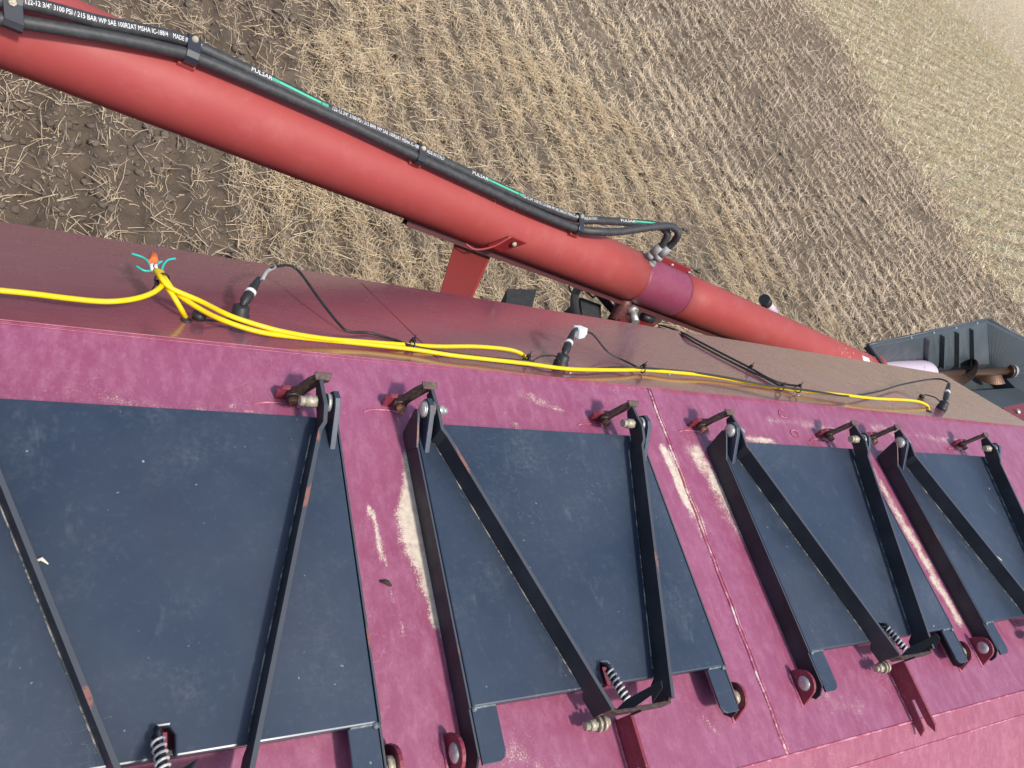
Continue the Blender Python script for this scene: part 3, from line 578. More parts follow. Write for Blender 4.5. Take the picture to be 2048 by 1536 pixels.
# ------------------------------------------------------------------ hatch lids
TRIG = mat('shaded_trigger_paint', (.016, .017, .021), .45)  # darker than the bars: the trigger's shaded side is painted into its colour
DUSTLINE = mat('dust_caught_along_bar', (.05, .05, .05), .8); _q = NT(DUSTLINE); _q.base(_q.mix(_q.mr(_q.noise(35, 5, .7), .45, .62), (.045, .05, .06), (.42, .38, .31)))
def make_lid():
    root = thing('hatch_lid', 'navy steel hatch lid, the largest and nearest, cut by the left frame edge', 'hatch lid', U(LX[0], 0, TZ), 'navy hatch lids in a row on the tank top', local=True)
    P = MB(); nt = (.236, .260, .206)
    out = [(0, LY0), (nt[0], LY0), (nt[0], nt[2]-.01), (nt[0]+.006, nt[2]), (nt[1]-.006, nt[2]), (nt[1], nt[2]-.01), (nt[1], LY0), (LW, LY0), (LW, LY1), (0, LY1)]
    P.prism([L3(x, y, .030) for x, y in out], L3(0, 0, .012)); P.build('panel', NAVY, root, bevel=.003)
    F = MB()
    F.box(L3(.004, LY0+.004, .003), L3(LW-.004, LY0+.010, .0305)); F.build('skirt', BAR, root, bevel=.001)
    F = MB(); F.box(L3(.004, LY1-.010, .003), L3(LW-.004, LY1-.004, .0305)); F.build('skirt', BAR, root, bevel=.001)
    for sx in (0, 1):
        s = 1 if sx == 0 else -1; ox = 0 if sx == 0 else LW
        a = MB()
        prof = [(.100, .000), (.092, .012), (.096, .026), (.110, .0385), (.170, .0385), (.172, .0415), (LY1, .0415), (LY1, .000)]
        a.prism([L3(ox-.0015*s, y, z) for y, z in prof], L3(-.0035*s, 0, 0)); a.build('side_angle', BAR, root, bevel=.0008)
        a = MB()
        cr = [(0, .098), (.028, .098), (.036, .102), (.040, .110), (.040, .171), (0, .171)]
        a.prism([L3(ox+x*s, y, .034) for x, y in cr], L3(0, 0, .0045)); a.build('pivot_arm', NAVY, root, bevel=.001)
        m = MB(); m.tube([L3(ox+x*s, .1715, .0395) for x in np.linspace(.002, .038, 6)], .0026, 6); m.dome(L3(ox+.003*s, .170, .040), (0, 0, 1), .006, .005, 8); m.build('weld_bead', rusty('weld_spatter', (.05, .07, .09), (.12, .15, .17), (.3, .34, .36), .5), root)
    g = MB(); g.prism([L3(-.0025, y, z) for y, z in [(.585, .041), (.630, .066), (.642, .070), (.648, .062), (.646, .050), (.636, .004), (.60, .004)]], L3(-.004, 0, 0)); g.build('gusset', BAR, root, bevel=.0008)
    # V-shaped latch handle: two flat bars on edge and a cross bar
    hd = MB(); TH = .0065
    def bar(path, hd):
        # flat bar on edge following the plan path; each station gives x, y, bottom and top height
        P_ = [Vector((x*S, y*S, 0)) for x, y, _, _ in path]; prev = None
        for i in range(len(P_)):
            t0 = (P_[i]-P_[i-1]).normalized() if i else None; t1 = (P_[i+1]-P_[i]).normalized() if i < len(P_)-1 else None
            t = ((t0 or t1)+(t1 or t0)).normalized(); nn = Vector((t.y, -t.x, 0))*TH*S*.5; zb, zt_ = path[i][2]*S, path[i][3]*S; U_ = Vector((0, 0, 1))
            v = hd.verts([P_[i]-nn+U_*zb, P_[i]+nn+U_*zb, P_[i]+nn+U_*zt_, P_[i]-nn+U_*zt_])
            if prev:
                for k in range(4): hd.bm.faces.new([prev[k], prev[(k+1) % 4], v[(k+1) % 4], v[k]])
            else: hd.bm.faces.new(v)
            prev = v
        hd.bm.faces.new(prev[::-1])
    fl = lambda y: .030+.384*(.600-y); fr = lambda y: .466-.289*(.600-y)
    st_ = [(.590, .0435, .080), (.600, .044, .082), (.628, .050, .088), (.655, .055, .084), (.677, .064, .082)]
    for f_, xt in ((fl, .0235), (fr, .4735)):
        bar([(f_(.132), .132, .030, .080), (f_(.160), .160, .030, .080), (f_(.173), .173, .0435, .080), (f_(.588), .588, .0435, .080)]+[(xt+(f_(.600)-xt)*max(0, (.628-y)/.04)*(1 if y > .599 else 1)*.55 if y > .599 else f_(y), y, zb, zt_) for y, zb, zt_ in st_[1:]], hd)
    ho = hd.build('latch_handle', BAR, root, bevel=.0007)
    for f_ in (fl, fr):
        d = MB(); d.tube([L3(f_(y)-.0052, y, .0424) for y in np.linspace(.185, .60, 14)], .0013, 5); d.build('dust_line', DUSTLINE, root)
    c = MB(); c.plate([L3(fl(.135)+.001, .136, .048), L3(fl(.135)+.012, .128, .048), L3(fr(.135)-.006, .127, .048), L3(fr(.135), .137, .048)], (0, 0, 1), .026*S, .005*S); c.build('cross_bar', RUSTBLK, ho, bevel=.0008)
    tr = MB(); tr.prism([L3(x, y, z) for x, y, z in [(.217, .130, .075), (.230, .139, .088), (.261, .148, .141), (.253, .137, .147), (.236, .122, .138), (.243, .133, .134), (.225, .124, .108)]], Vector((.005, .002, -.002))); tr.build('trigger_plate', TRIG, ho, bevel=.0006)
    tr = MB(); tr.box(L3(.268, .122, .044), L3(.273, .131, .070)); tr.build('stop_tab', RUSTBLK, ho, bevel=.0006)
    n = MB(); n.cyl(L3(.190, .122, .026), L3(.236, .122, .026), .0062*S, 14); n.hexa(L3(.198, .122, .026), (1, 0, 0), .0092*S, .011*S); n.cyl(L3(.213, .122, .026), L3(.217, .122, .026), .0120*S, 16); n.cyl(L3(.223, .122, .026), L3(.228, .122, .026), .0112*S, 16)
    n.build('corner_bolt', WORN, ho)
    # upper links
    for px in PINS:
        k = MB(); k.prism([L3(px+x, .6825, z) for x, z in [(-.032, .014), (-.030, .030), (-.012, .070), (-.004, .080), (.020, .080), (.020, .068), (.010, .062), (-.006, .030), (-.010, .014)]], L3(0, .0065, 0)); lo = k.build('latch_link', RUSTBLK, ho, bevel=.0006)
        k = MB(); k.prism([L3(px+x, y, z) for x, y, z in [(-.006, .677, .0805), (-.006, .691, .0805), (.022, .691, .0805), (.021, .681, .0805), (.014, .677, .0805)]], L3(0, 0, .0035)); k.build('top_plate', rusty('brown_worn_steel', (.07, .05, .045), (.16, .11, .09), (.26, .17, .14), .5), lo, bevel=.0006)
    # lugs on the lid that hold the handle pins
    for px, s in ((PINS[0], -1), (PINS[1], 1)):
        lx = px-.006 if s < 0 else px+.018
        g = MB(); g.prism([L3(lx, y, z) for y, z in [(.575, .042), (.634, .042), (.652, .056), (.660, .074), (.654, .088), (.638, .092), (.625, .086)]], L3(.009, 0, 0)); g.build('lug', NAVY, root, bevel=.001)
        b = MB()
        if s < 0: b.dome(L3(lx-.003, .641, .073), (-1, 0, 0), .0140*S, .007*S, 18); b.cyl(L3(lx-.004, .641, .073), L3(lx-.001, .641, .073), .0145*S, 20)
        else: b.hexa(L3(px-.024, .641, .073), (1, 0, 0), .0098*S, .018*S); b.cyl(L3(px-.032, .641, .073), L3(px-.022, .641, .073), .008*S, 12)
        po = b.build('pin', ZINC if s < 0 else WORN, ho)
        b = MB(); b.cyl(L3(px+(.0035 if s < 0 else .0095), .641, .073), L3(px+(.0075 if s < 0 else .015), .641, .073), .0145*S, 18); b.build('washer', RUST if s < 0 else ZINC, po)
        if s < 0: b = MB(); b.hexa(L3(px+.015, .641, .073), (1, 0, 0), .010*S, .012*S); b.cyl(L3(px+.026, .641, .073), L3(px+.034, .641, .073), .006*S, 12); b.build('nut', ZINC, po)
    # return spring
    A_, B_ = L3(.239, .192, .058), L3(.246, .140, .072); ax = (B_-A_).normalized(); o1 = ax.orthogonal().normalized(); o2 = ax.cross(o1); N_ = 7
    pts = [A_+(B_-A_)*(i/(N_*14))+(o1*math.cos(2*math.pi*i/14)+o2*math.sin(2*math.pi*i/14))*.0068*S for i in range(N_*14+1)]
    s_ = MB(); s_.tube(pts, .0017*S, 8); so = s_.build('spring', WHITEP, root)
    s_ = MB(); s_.tube([A_, B_], .0052*S, 12); s_.build('dark_gap_core', BLACKR, so)  # black rod inside the coils darkens the gaps between them
    s_ = MB(); s_.tube([L3(.241, .206, .040), L3(.240, .196, .060), L3(.243, .150, .066)], [.003, .005, .004], 8); s_.build('spring_pin', BAR, so)
    s_ = MB(); s_.box(L3(.2445, .172, .020), L3(.2525, .200, .0375)); s_.build('red_stop', RED_PART, root)
    return root
lid = make_lid()
lid_labels = ['navy steel hatch lid second from the left, pale dust piled along its left side', 'navy steel hatch lid right of the tank top weld seam, smaller in view', 'navy steel hatch lid farthest right, cut off by the right frame edge']
for x0, lb in zip(LX[1:], lid_labels):
    c = copy_tree(lid); c.location = U(x0, 0, TZ); c['label'] = lb; c['_org'] = tuple(c.location)

# debris on the tank
def bit(name, label, cat, pts, r, mt):
    m = MB(); m.tube(pts, r, 6); o = m.build(name, mt); tag(o, label, cat); return o
zt = U(0, 0, TZ).z; zl = U(0, 0, TZ+LZ).z+.0015
bit('straw_stalk', 'single dry straw stalk lying on the rightmost navy lid under its handle bar', 'straw', [U(2.115, .375, TZ+LZ+.003), U(2.175, .315, TZ+LZ+.002)], .0013, mat('pale_stalk', (.7, .65, .5), .6))
bit('straw_bits', 'tiny curled husk lying on the nearest navy lid beside the left handle bar', 'husk', [U(.022, .409, TZ+LZ+.002), U(.03, .411, TZ+LZ+.004), U(.037, .405, TZ+LZ+.002)], [.0012, .003, .001], mat('husk', (.75, .65, .5), .6))
bit('dark_crumbs', 'small dark crumb of dirt on the magenta paint between the two nearest lids', 'dirt', [U(.468, .375, TZ+.002), U(.478, .372, TZ+.004), U(.484, .366, TZ+.003)], [.002, .005, .002], mat('dark_dirt', (.05, .03, .03), .9))

# ------------------------------------------------------------------ red filling auger with its hopper
AD = Vector((.98169532, .02424482, -.18890869)); A0 = Vector((0, 1.772, 2.4126)); AR = .09*S
E1 = AD.cross(Vector((0, 0, 1))).normalized(); E2 = E1.cross(AD).normalized()      # E1 towards the tank, E2 upward
if E2.z < 0: E2 = -E2
def TP(x, ang=0, r=0): a = math.radians(ang); return A0+AD*(x*S/AD.x)+(E1*math.cos(a)+E2*math.sin(a))*r
aug = thing('grain_auger', 'long sloping red filling auger tube beside the tank, ending in a slate hopper', 'auger', TP(1.2))
def tubeseg(x0, x1, r): m = MB(); m.tube([TP(x0+(x1-x0)*i/12) for i in range(13)], r, 96, caps=True); return m
tubeseg(-1.6, 1.771, AR).build('upper_tube', AUG, aug)
tubeseg(1.765, 2.03, AR*.975).build('collar', COLLAR, aug)
tubeseg(2.025, 3.70, AR*.985).build('lower_tube', AUG, aug)
m = MB(); m.tube([TP(1.771, a, AR*.985) for a in range(-60, 181, 6)], .0035, 6); m.build('tube_lip', mat('lip', (.25, .03, .03), .5), aug)
fl = MB(); fl.prism([TP(x, 113, r) for x, r in [(1.775, AR*.96), (1.80, AR*1.22), (2.035, AR*1.22), (2.05, AR*.96)]], (-E2*math.sin(.4)+E1*.9).normalized()*.006); fo = fl.build('collar_flange', DKRED, aug, bevel=.0008)
for x in (1.825, 1.925, 2.03):
    b = MB(); d_ = (-E2*math.sin(.4)+E1*.9).normalized(); b.hexa(TP(x, 113, AR*1.10)+d_*.005, d_, .0085, .008); b.build('bolt', ZINC, fo)
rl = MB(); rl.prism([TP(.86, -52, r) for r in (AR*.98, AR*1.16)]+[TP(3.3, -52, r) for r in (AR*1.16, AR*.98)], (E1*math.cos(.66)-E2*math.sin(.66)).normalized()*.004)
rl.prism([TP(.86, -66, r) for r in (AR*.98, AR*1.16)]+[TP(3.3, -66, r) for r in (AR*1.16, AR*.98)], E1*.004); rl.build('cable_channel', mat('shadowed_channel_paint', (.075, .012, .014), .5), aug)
for x, c in ((1.058, 1), (1.13, 1)):
    m = MB(); m.tube([TP(x+.003*math.sin(a*.3), a, AR*1.001) for a in range(62, 108, 4)], .0013, 5); m.build('weld_line', mat('weld_line_paint', (.55, .25, .16), .5), aug)
st = MB()
for i in range(14):
    a0, a1 = 20+i*4.5, 20+(i+1)*4.5; st.quad(TP(3.47, a0, AR*.992), TP(3.55, a0, AR*.992), TP(3.55, a1, AR*.992), TP(3.47, a1, AR*.992))
st.build('white_stripe', mat('white_sticker', (.75, .73, .72), .5), aug, recalc=False)
ef = MB(); ef.tube([TP(3.69), TP(3.71), TP(3.711), TP(3.735)], [AR*1.0, AR*1.0, AR*1.18, AR*1.18], 48); ef.build('end_flange', rusty('muddy_red_flange', (.30, .03, .03), (.36, .06, .05), (.42, .2, .15), .6, 0), aug)
m = MB()
for i in range(60):
    x = 3.18+.5*random.random(); a = random.uniform(20, 120); p = TP(x, a, AR*.99); m.dome(p, (p-TP(x)).normalized(), random.uniform(.002, .007), .002, 6)
m.build('mud_flecks', mat('pale_mud', (.55, .36, .28), .9), aug)
# support arm and saddle
DKRED2 = mat('red_arm_edge_paint', (.30, .04, .038), .5)
ar = MB(); a_ = [(1.2018, 1.7832, 2.0585), (1.3877, 1.8365, 2.0125), (1.1768, 1.5034, 2.07), (1.0379, 1.4613, 2.116)]
a_[2] = (1.095, 1.37, 2.10); a_[3] = (1.000, 1.37, 2.125)
ar.prism([Vector(a_[0]), Vector(a_[1]), Vector(a_[2]), Vector(a_[3])], (0, 0, -.006)); ao = ar.build('support_arm', mat('red_arm_paint', (.20, .030, .028), .5), aug, bevel=.001)
ar = MB(); ar.prism([Vector(a_[1])+Vector((.0, 0, .001)), Vector(a_[2]), Vector(a_[2])+Vector((.012, 0, 0)), Vector(a_[1])+Vector((.012, 0, 0))], (0, 0, -.05)); ar.build('folded_edge', DKRED2, ao, bevel=.001)
ar = MB(); ar.dome(Vector(a_[1])+Vector((.004, -.01, 0)), (0, -.2, 1), .016, .007); ar.build('bolt_head', AUG, ao)
sd_ = [(1.2567, 1.6937, 2.1486), (1.3177, 1.7009, 2.2015), (1.3919, 1.702, 2.1853), (1.3183, 1.6973, 2.1279)]
s_ = MB(); s_.prism([Vector(p)+Vector((0, -.010, 0)) for p in sd_], (0, .006, -.001)); so = s_.build('saddle_plate', DKRED, aug, bevel=.001)
s_ = MB(); s_.dome(Vector((1.3429, 1.6924, 2.1778))+Vector((0, -.008, 0)), (0, -1, .2), .010, .008); s_.build('bolt', WORN, so)
s_ = MB(); s_.tube(catmull([(1.1878, 1.700, 2.1216), (1.225, 1.685, 2.120), (1.275, 1.683, 2.150), (1.318, 1.690, 2.203)]), .0035, 8); s_.build('saddle_strap', AUG, so)
# pivot assembly under the collar
pv = [Vector(p) for p in [(2.1333, 1.8728, 1.817), (2.4729, 1.8954, 1.771), (2.3757, 1.8006, 1.817), (2.2668, 1.7328, 1.84), (2.0193, 1.6827, 1.8975)]]
m = MB(); m.prism(pv, (0, 0, -.02)); po = m.build('pivot_bracket', DKRED, aug, bevel=.002)
m = MB(); m.tube([TP(1.80, -60, AR*.9), Vector((2.06, 1.76, 1.90)), Vector((2.02, 1.70, 1.86))], [.035, .03, .03], 14); m.build('pivot_post', rusty('greasy_pivot', (.05, .02, .02), (.13, .04, .04), (.25, .12, .1), .5), po)
m = MB(); m.cyl((2.108, 1.765, 1.90), (2.100, 1.68, 1.90), .017, 18); m.hexa((2.108, 1.755, 1.90), (0, -1, 0), .027, .022); m.build('grease_nut', ZINC, po)
m = MB(); m.cyl((2.20, 1.76, 1.86), (2.26, 1.75, 1.86), .018, 14); m.build('rubber_stop', BLACKR, po)
m = MB(); m.prism([Vector(p) for p in [(3.2432, 1.8604, 1.702), (3.3798, 1.895, 1.725), (3.4196, 1.8739, 1.725), (3.2905, 1.8537, 1.702)]], (0, 0, .012)); o_ = m.build('transport_bracket', RUSTBLK, aug, bevel=.001)
m = MB(); m.cyl((3.37, 1.868, 1.66), (3.37, 1.868, 1.75), .008, 10); m.build('bracket_bolt', ZINC, o_)
m = MB(); m.cyl((4.1111, 2.5159, 1.3225), (3.92, 2.494, 1.415), .028, 16); ro = m.build('handle_rod', LILAC, aug)
m = MB(); m.cyl((3.935, 2.496, 1.408), (3.87, 2.488, 1.442), .036, 16); m.build('rod_cap', BLACKR, ro)
m = MB(); m.tube([TP(2.75, 160, AR), (3.4, 2.2, 1.45), (4.11, 2.516, 1.3225)], .014, 8); m.build('rod_stay', DKRED, ro)

# hopper
hp = MB(); ZR = 1.702
HA, HB, HC, HD = [Vector(p) for p in [(4.2245, 1.9913, ZR), (4.5916, 2.0872, ZR), (6.1714, 2.4986, ZR), (6.95, 2.28, ZR)]]
ax0, ax1 = Vector((4.3, 1.90, 0)), Vector((6.9, 2.28, 0)); at = (ax1-ax0).normalized(); an = Vector((-at.y, at.x, 0))
def mir(p, k=1.0): v = p-ax0; s = v.dot(an); q = p-an*s*(1+k); return q
rim_o = [HA, HB, HC, HD, Vector((7.3, 1.38, ZR)), Vector((4.95, 1.30, ZR)), Vector((4.32, 1.62, ZR))]
cen = sum(rim_o, Vector())/7
def inset(p, d, dz): v = (cen-p); v.z = 0; return p+v.normalized()*d+Vector((0, 0, dz))
rim_i = [inset(p, .060, -.004) for p in rim_o]
bot_ = [(4.45, 1.99, 1.42), (5.0635, 2.1094, 1.4145), (6.5156, 2.3148, 1.4145), (6.66, 2.24, 1.40)]; bot = [Vector(p) for p in bot_]; bot += [Vector((6.69, 2.10, 1.4145)), Vector((5.12, 1.90, 1.4145)), Vector((4.5, 1.80, 1.42))]
n = 7
vo = hp.verts(rim_o); vi = hp.verts(rim_i); vb = hp.verts(bot)
for i in range(n):
    j = (i+1) % n; hp.bm.faces.new([vo[i], vo[j], vi[j], vi[i]])
    for k in range(12):
        a0, a1 = k/12, (k+1)/12; hp.quad(rim_i[i].lerp(rim_i[j], a0), rim_i[i].lerp(rim_i[j], a1), bot[i].lerp(bot[j], a1), bot[i].lerp(bot[j], a0))
bmesh.ops.remove_doubles(hp.bm, verts=hp.bm.verts, dist=1e-5)
vo = hp.verts(rim_o); vb = hp.verts(bot)
vs = hp.verts([p+Vector((0, 0, -.03)) for p in rim_o])
for i in range(n): hp.bm.faces.new([vo[(i+1) % n], vo[i], vs[i], vs[(i+1) % n]])
tb = hp.verts([p+Vector((0, 0, -.12)) for p in bot])
for i in range(n): hp.bm.faces.new([vb[i], vb[(i+1) % n], tb[(i+1) % n], tb[i]])
hp.bm.faces.new(tb)
ho = hp.build('hopper', HOP, aug)
lp_ = MB()
for i in range(n): lp_.tube([rim_o[i]+Vector((0, 0, .002)), rim_o[(i+1) % n]+Vector((0, 0, .002))], .009, 8)
lp_.build('rolled_lip', HOP, ho)
lp_ = MB()
for t in (.12, .35, .6, .86): lp_.hexa((rim_o[1].lerp(rim_o[2], t)).lerp(cen, .035)+Vector((0, 0, -.003)), (0, 0, 1), .009, .008)
lp_.build('rim_bolts', ZINC, ho)
for t in (.26, .43, .60, .78):
    a = rim_i[1].lerp(rim_i[2], t); b = bot[1].lerp(bot[2], t); r_ = MB(); nrm = (rim_i[2]-rim_i[1]).cross(bot[1]-rim_i[1]).normalized()
    if nrm.z < 0: nrm = -nrm
    a = a.lerp(b, .03); dx = (rim_i[2]-rim_i[1]).normalized()
    r_.prism([a-dx*.030, a-dx*.008+nrm*.030, a+dx*.012+nrm*.030, a+dx*.016], b-a); r_.build('rib', HOP, ho, bevel=.002)
tr0, tr1 = Vector((4.9, 2.02, 1.4175)), Vector((6.72, 2.253, 1.4375)); td = (tr1-tr0).normalized(); t1 = td.cross(Vector((0, 0, 1))).normalized(); t2 = t1.cross(td).normalized()
m = MB(); m.tube([tr0-td*.7, tr1], .030, 20); fo = m.build('auger_shaft', FLIGHT, aug)
m = MB(); NN = 150; turns = 2.6; prev = None
for i in range(NN+1):
    q = i/NN; a = q*turns*2*math.pi+2.3; c = tr0-td*.45+(tr1-tr0+td*.28)*q; dr = t1*math.cos(a)+t2*math.sin(a)
    v = m.verts([c+dr*.028, c+dr*.105, c+dr*.105+td*.004, c+dr*.028+td*.004])
    if prev:
        for k in range(4): f = m.bm.faces.new([prev[k], prev[(k+1) % 4], v[(k+1) % 4], v[k]])
    prev = v
m.build('flighting', FLIGHT, fo, recalc=True)
m = MB(); m.tube([tr1-td*.03, tr1+td*.03, tr1+td*.15], [.072, .066, .03], 24); m.build('bearing_cone', mat('grey_bearing', (.28, .31, .33), .5), ho)
m = MB(); m.tube([tr1-td*.06, tr1-td*.02], [.062, .062], 24); m.build('bearing_ring', FLIGHT, ho)
m = MB(); m.dome(Vector((6.90, 2.40, 1.60)), (-.5, -.3, .8), .014, .008); m.build('bolt', ZINC, ho)
cv = MB(); G = []                                    # pale curved guard over the start of the trough
for i in range(13):
    q = i/12; row = []
    for k in range(15):
        a = math.radians(-5+k*10); r = .125; c = tr0-td*(.34-.66*q)+td*(.12*math.sin(a)*q); row.append(c+(t1*math.cos(a)+t2*math.sin(a))*r-Vector((0, 0, .02)))
    G.append(cv.verts(row))
for i in range(12):
    for k in range(14): cv.bm.faces.new([G[i][k], G[i+1][k], G[i+1][k+1], G[i][k+1]])
co_ = cv.build('curved_guard', LILAC, aug, smooth=True); md = co_.modifiers.new('thick', 'SOLIDIFY'); md.thickness = .004
rb = MB(); rb.prism([Vector(p) for p in [(4.7532, 1.432, 1.955), (5.0789, 1.4923, 1.955), (4.7497, 1.16, 2.0125), (4.6674, 1.20, 2.0125)]], (0, 0, -.06)); rb.prism([Vector(p) for p in [(3.40, 1.02, 1.925), (3.40, 1.20, 1.925), (4.76, 1.30, 1.925), (4.76, 1.16, 1.925)]], (0, 0, .028)); o_ = rb.build('frame_bracket', DKRED, None, bevel=.002, loc=(4.8, 1.4, 1.95)); tag(o_, 'dark red frame bracket with a bolt at the tank end in the right margin', 'bracket')
b = MB(); b.dome(Vector((4.86, 1.40, 1.975)), (0, -.2, 1), .018, .012); b.build('bolt', ZINC, o_)

# cart wheel under the tank edge
wh = thing('cart_wheel', 'dark lugged farm tyre just showing past the tank edge under the auger', 'wheel', (1.80, 1.45, .955))
m = MB(); c = Vector((1.80, 0, .90)); prof = [(1.18, .60), (1.16, .80), (1.20, .88), (1.30, .915), (1.60, .915), (1.70, .88), (1.745, .80), (1.72, .60)]; prev = None; NS_ = 96; rings = []
for i in range(NS_):
    a = 2*math.pi*i/NS_; rings.append(m.verts([c+Vector((r*math.cos(a), y, r*math.sin(a))) for y, r in prof]))
for i in range(NS_):
    for k in range(len(prof)-1): f = m.bm.faces.new([rings[i][k], rings[i][k+1], rings[(i+1) % NS_][k+1], rings[(i+1) % NS_][k]]); f.smooth = True
for i in range(17):
    for sd2 in (0, 1):
        a = 2*math.pi*(i+.5*sd2)/17+.07; da = .085; y0, y1 = (1.45, 1.83) if sd2 == 0 else (1.45, 1.12); sk = -.16
        def pt(a_, y, r): return c+Vector((r*math.cos(a_), y, r*math.sin(a_)))
        v = [pt(a-da*.5, y0, .90), pt(a+da*.5, y0, .90), pt(a+sk+da*.9, y1, .84), pt(a+sk-da*.9, y1, .84), pt(a-da*.4, y0, .965), pt(a+da*.4, y0, .965), pt(a+sk+da*.8, y1, .945), pt(a+sk-da*.8, y1, .945)]
        vv = m.verts(v)
        for f in ((3,2,1,0),(4,5,6,7),(0,1,5,4),(1,2,6,5),(2,3,7,6),(3,0,4,7)): m.bm.faces.new([vv[k] for k in f])
ty = m.build('tyre', TYRE, wh)
m = MB(); m.tube([c+Vector((0, 1.20, 0)), c+Vector((0, 1.34, 0)), c+Vector((0, 1.36, 0)), c+Vector((0, 1.70, 0))], [.58, .56, .25, .6], 40); m.build('rim', mat('rim_paint', (.45, .43, .38), .5), wh)

# ------------------------------------------------------------------ hydraulic hoses clipped along the auger
HR = .0145
hA = catmull(HOSE_A, 10); hB = catmull(HOSE_B, 10)
ga = thing('hydraulic_hose', 'upper hydraulic hose of the pair on the auger, white print and green stripes', 'hose', hA[60], 'hydraulic hoses along the auger')
m = MB(); m.tube(hA, HR, 18); m.build('hose', HOSE, ga)
gb = thing('hydraulic_hose', 'plain ribbed black hydraulic hose, the lower of the pair against the red auger tube', 'hose', hB[60], 'hydraulic hoses along the auger')
m = MB(); m.tube(hB, HR, 18); m.build('hose', HOSE, gb)
for g, a, b in ((ga, Vector(FIT_A[0]), Vector(FIT_A[1])), (gb, Vector(FIT_B[0]), Vector(FIT_B[1]))):
    d = (b-a).normalized(); m = MB(); m.cyl(a-d*.012, a+d*.035, HR*1.28, 18); m.hexa(a+d*.035, d, HR*1.5, .020); m.cyl(a+d*.055, a+d*.085, HR*.95, 14); m.hexa(a+d*.075, d, HR*1.3, .016); m.build('fitting', rusty('zinc_fitting', (.20, .21, .21), (.30, .31, .30), (.42, .43, .41), .6, .15), g)
# white print wrapped on the upper hose
AL = [0.0]
for i in range(1, len(hA)): AL.append(AL[-1]+(hA[i]-hA[i-1]).length)
AL = np.array(AL)
def along(s):
    i = int(np.clip(np.searchsorted(AL, s)-1, 0, len(hA)-2)); t = (s-AL[i])/max(1e-9, AL[i+1]-AL[i])
    p = hA[i].lerp(hA[i+1], t); j0, j1 = max(i-1, 0), min(i+2, len(hA)-1); return p, (hA[j1]-hA[j0]).normalized()
def arc_of(x, y, z):           # arc length of the hose point nearest to a given spot
    return float(AL[int(np.argmin([(p-Vector((x, y, z))).length for p in hA]))])
def on_hose(s, v, lift=.0006, tilt=0.0):     # v: distance round the hose, 0 faces the tank and sky
    p, t = along(s); up = (Vector((.35, 0, 3.68))-p).normalized(); up = (up-t*up.dot(t)).normalized(); sdv = t.cross(up)
    a = v/HR+tilt; return p+(up*math.cos(a)-sdv*math.sin(a))*(HR+lift)
def hose_text(txt, s0, s1, h, tilt, vc=0.0):
    cu = bpy.data.curves.new('t', 'FONT'); cu.body = txt; cu.size = 1; cu.resolution_u = 2; to = bpy.data.objects.new('t', cu); C.objects.link(to)
    bpy.context.view_layer.update(); me = bpy.data.meshes.new_from_object(to.evaluated_get(bpy.context.evaluated_depsgraph_get()))
    bm = bmesh.new(); bm.from_mesh(me); bmesh.ops.triangulate(bm, faces=bm.faces)
    xs_ = [v.co.x for v in bm.verts]; ys_ = [v.co.y for v in bm.verts]; x0, x1, y0, y1 = min(xs_), max(xs_), min(ys_), max(ys_)
    for _ in range(2): bmesh.ops.subdivide_edges(bm, edges=[e for e in bm.edges if e.calc_length() > .12], cuts=1)
    for v in bm.verts:
        v.co = on_hose(s0+(v.co.x-x0)/(x1-x0)*(s1-s0), ((v.co.y-y0)/(y1-y0)-.5)*h+vc, tilt=tilt)
    bpy.data.objects.remove(to); bpy.data.meshes.remove(me)
    q = MB(); q.bm.free(); q.bm = bm; return q
LINE = '122-12 3/4" 3100 PSI / 215 BAR WP SAE 100R2AT MSHA IC-188/4    MADE IN ITALY'
sA = [arc_of(*p) for p in HOSE_MARKS]
TILT = TILTS
def put(txt, i, j, tl, h=.0108): hose_text(txt, sA[i], sA[j], h, tl).build('printed_marking', TXT, ga, recalc=False)
def stripe(i, j, tl):
    q = MB(); n_ = 26; pr = None; s0, s1 = sA[i], sA[j]
    for k in range(n_+1):
        s = s0+(s1-s0)*(.12+.76*k/n_); v = q.verts([on_hose(s, -.003, tilt=tl), on_hose(s, .003, tilt=tl)])
        if pr: q.bm.faces.new([pr[0], v[0], v[1], pr[1]])
        pr = v
    for e in list(np.linspace(.0, .10, 6))+list(np.linspace(.90, 1.0, 6)):
        s = s0+(s1-s0)*e; q.quad(on_hose(s, -.004, tilt=tl), on_hose(s+.0022, -.004, tilt=tl), on_hose(s+.0022, .004, tilt=tl), on_hose(s, .004, tilt=tl))
    q.build('green_stripe', GREENS, ga, recalc=False)
put(LINE, 0, 1, TILT[0]); put('PULSAR', 2, 3, TILT[1]); stripe(4, 5, TILT[2]); put(LINE, 6, 7, TILT[3]); put('PULSAR', 8, 9, TILT[3]); stripe(10, 11, TILT[3]); put(LINE, 12, 13, TILT[3]); put('PULSAR', 14, 15, TILT[4]); stripe(16, 17, TILT[4])
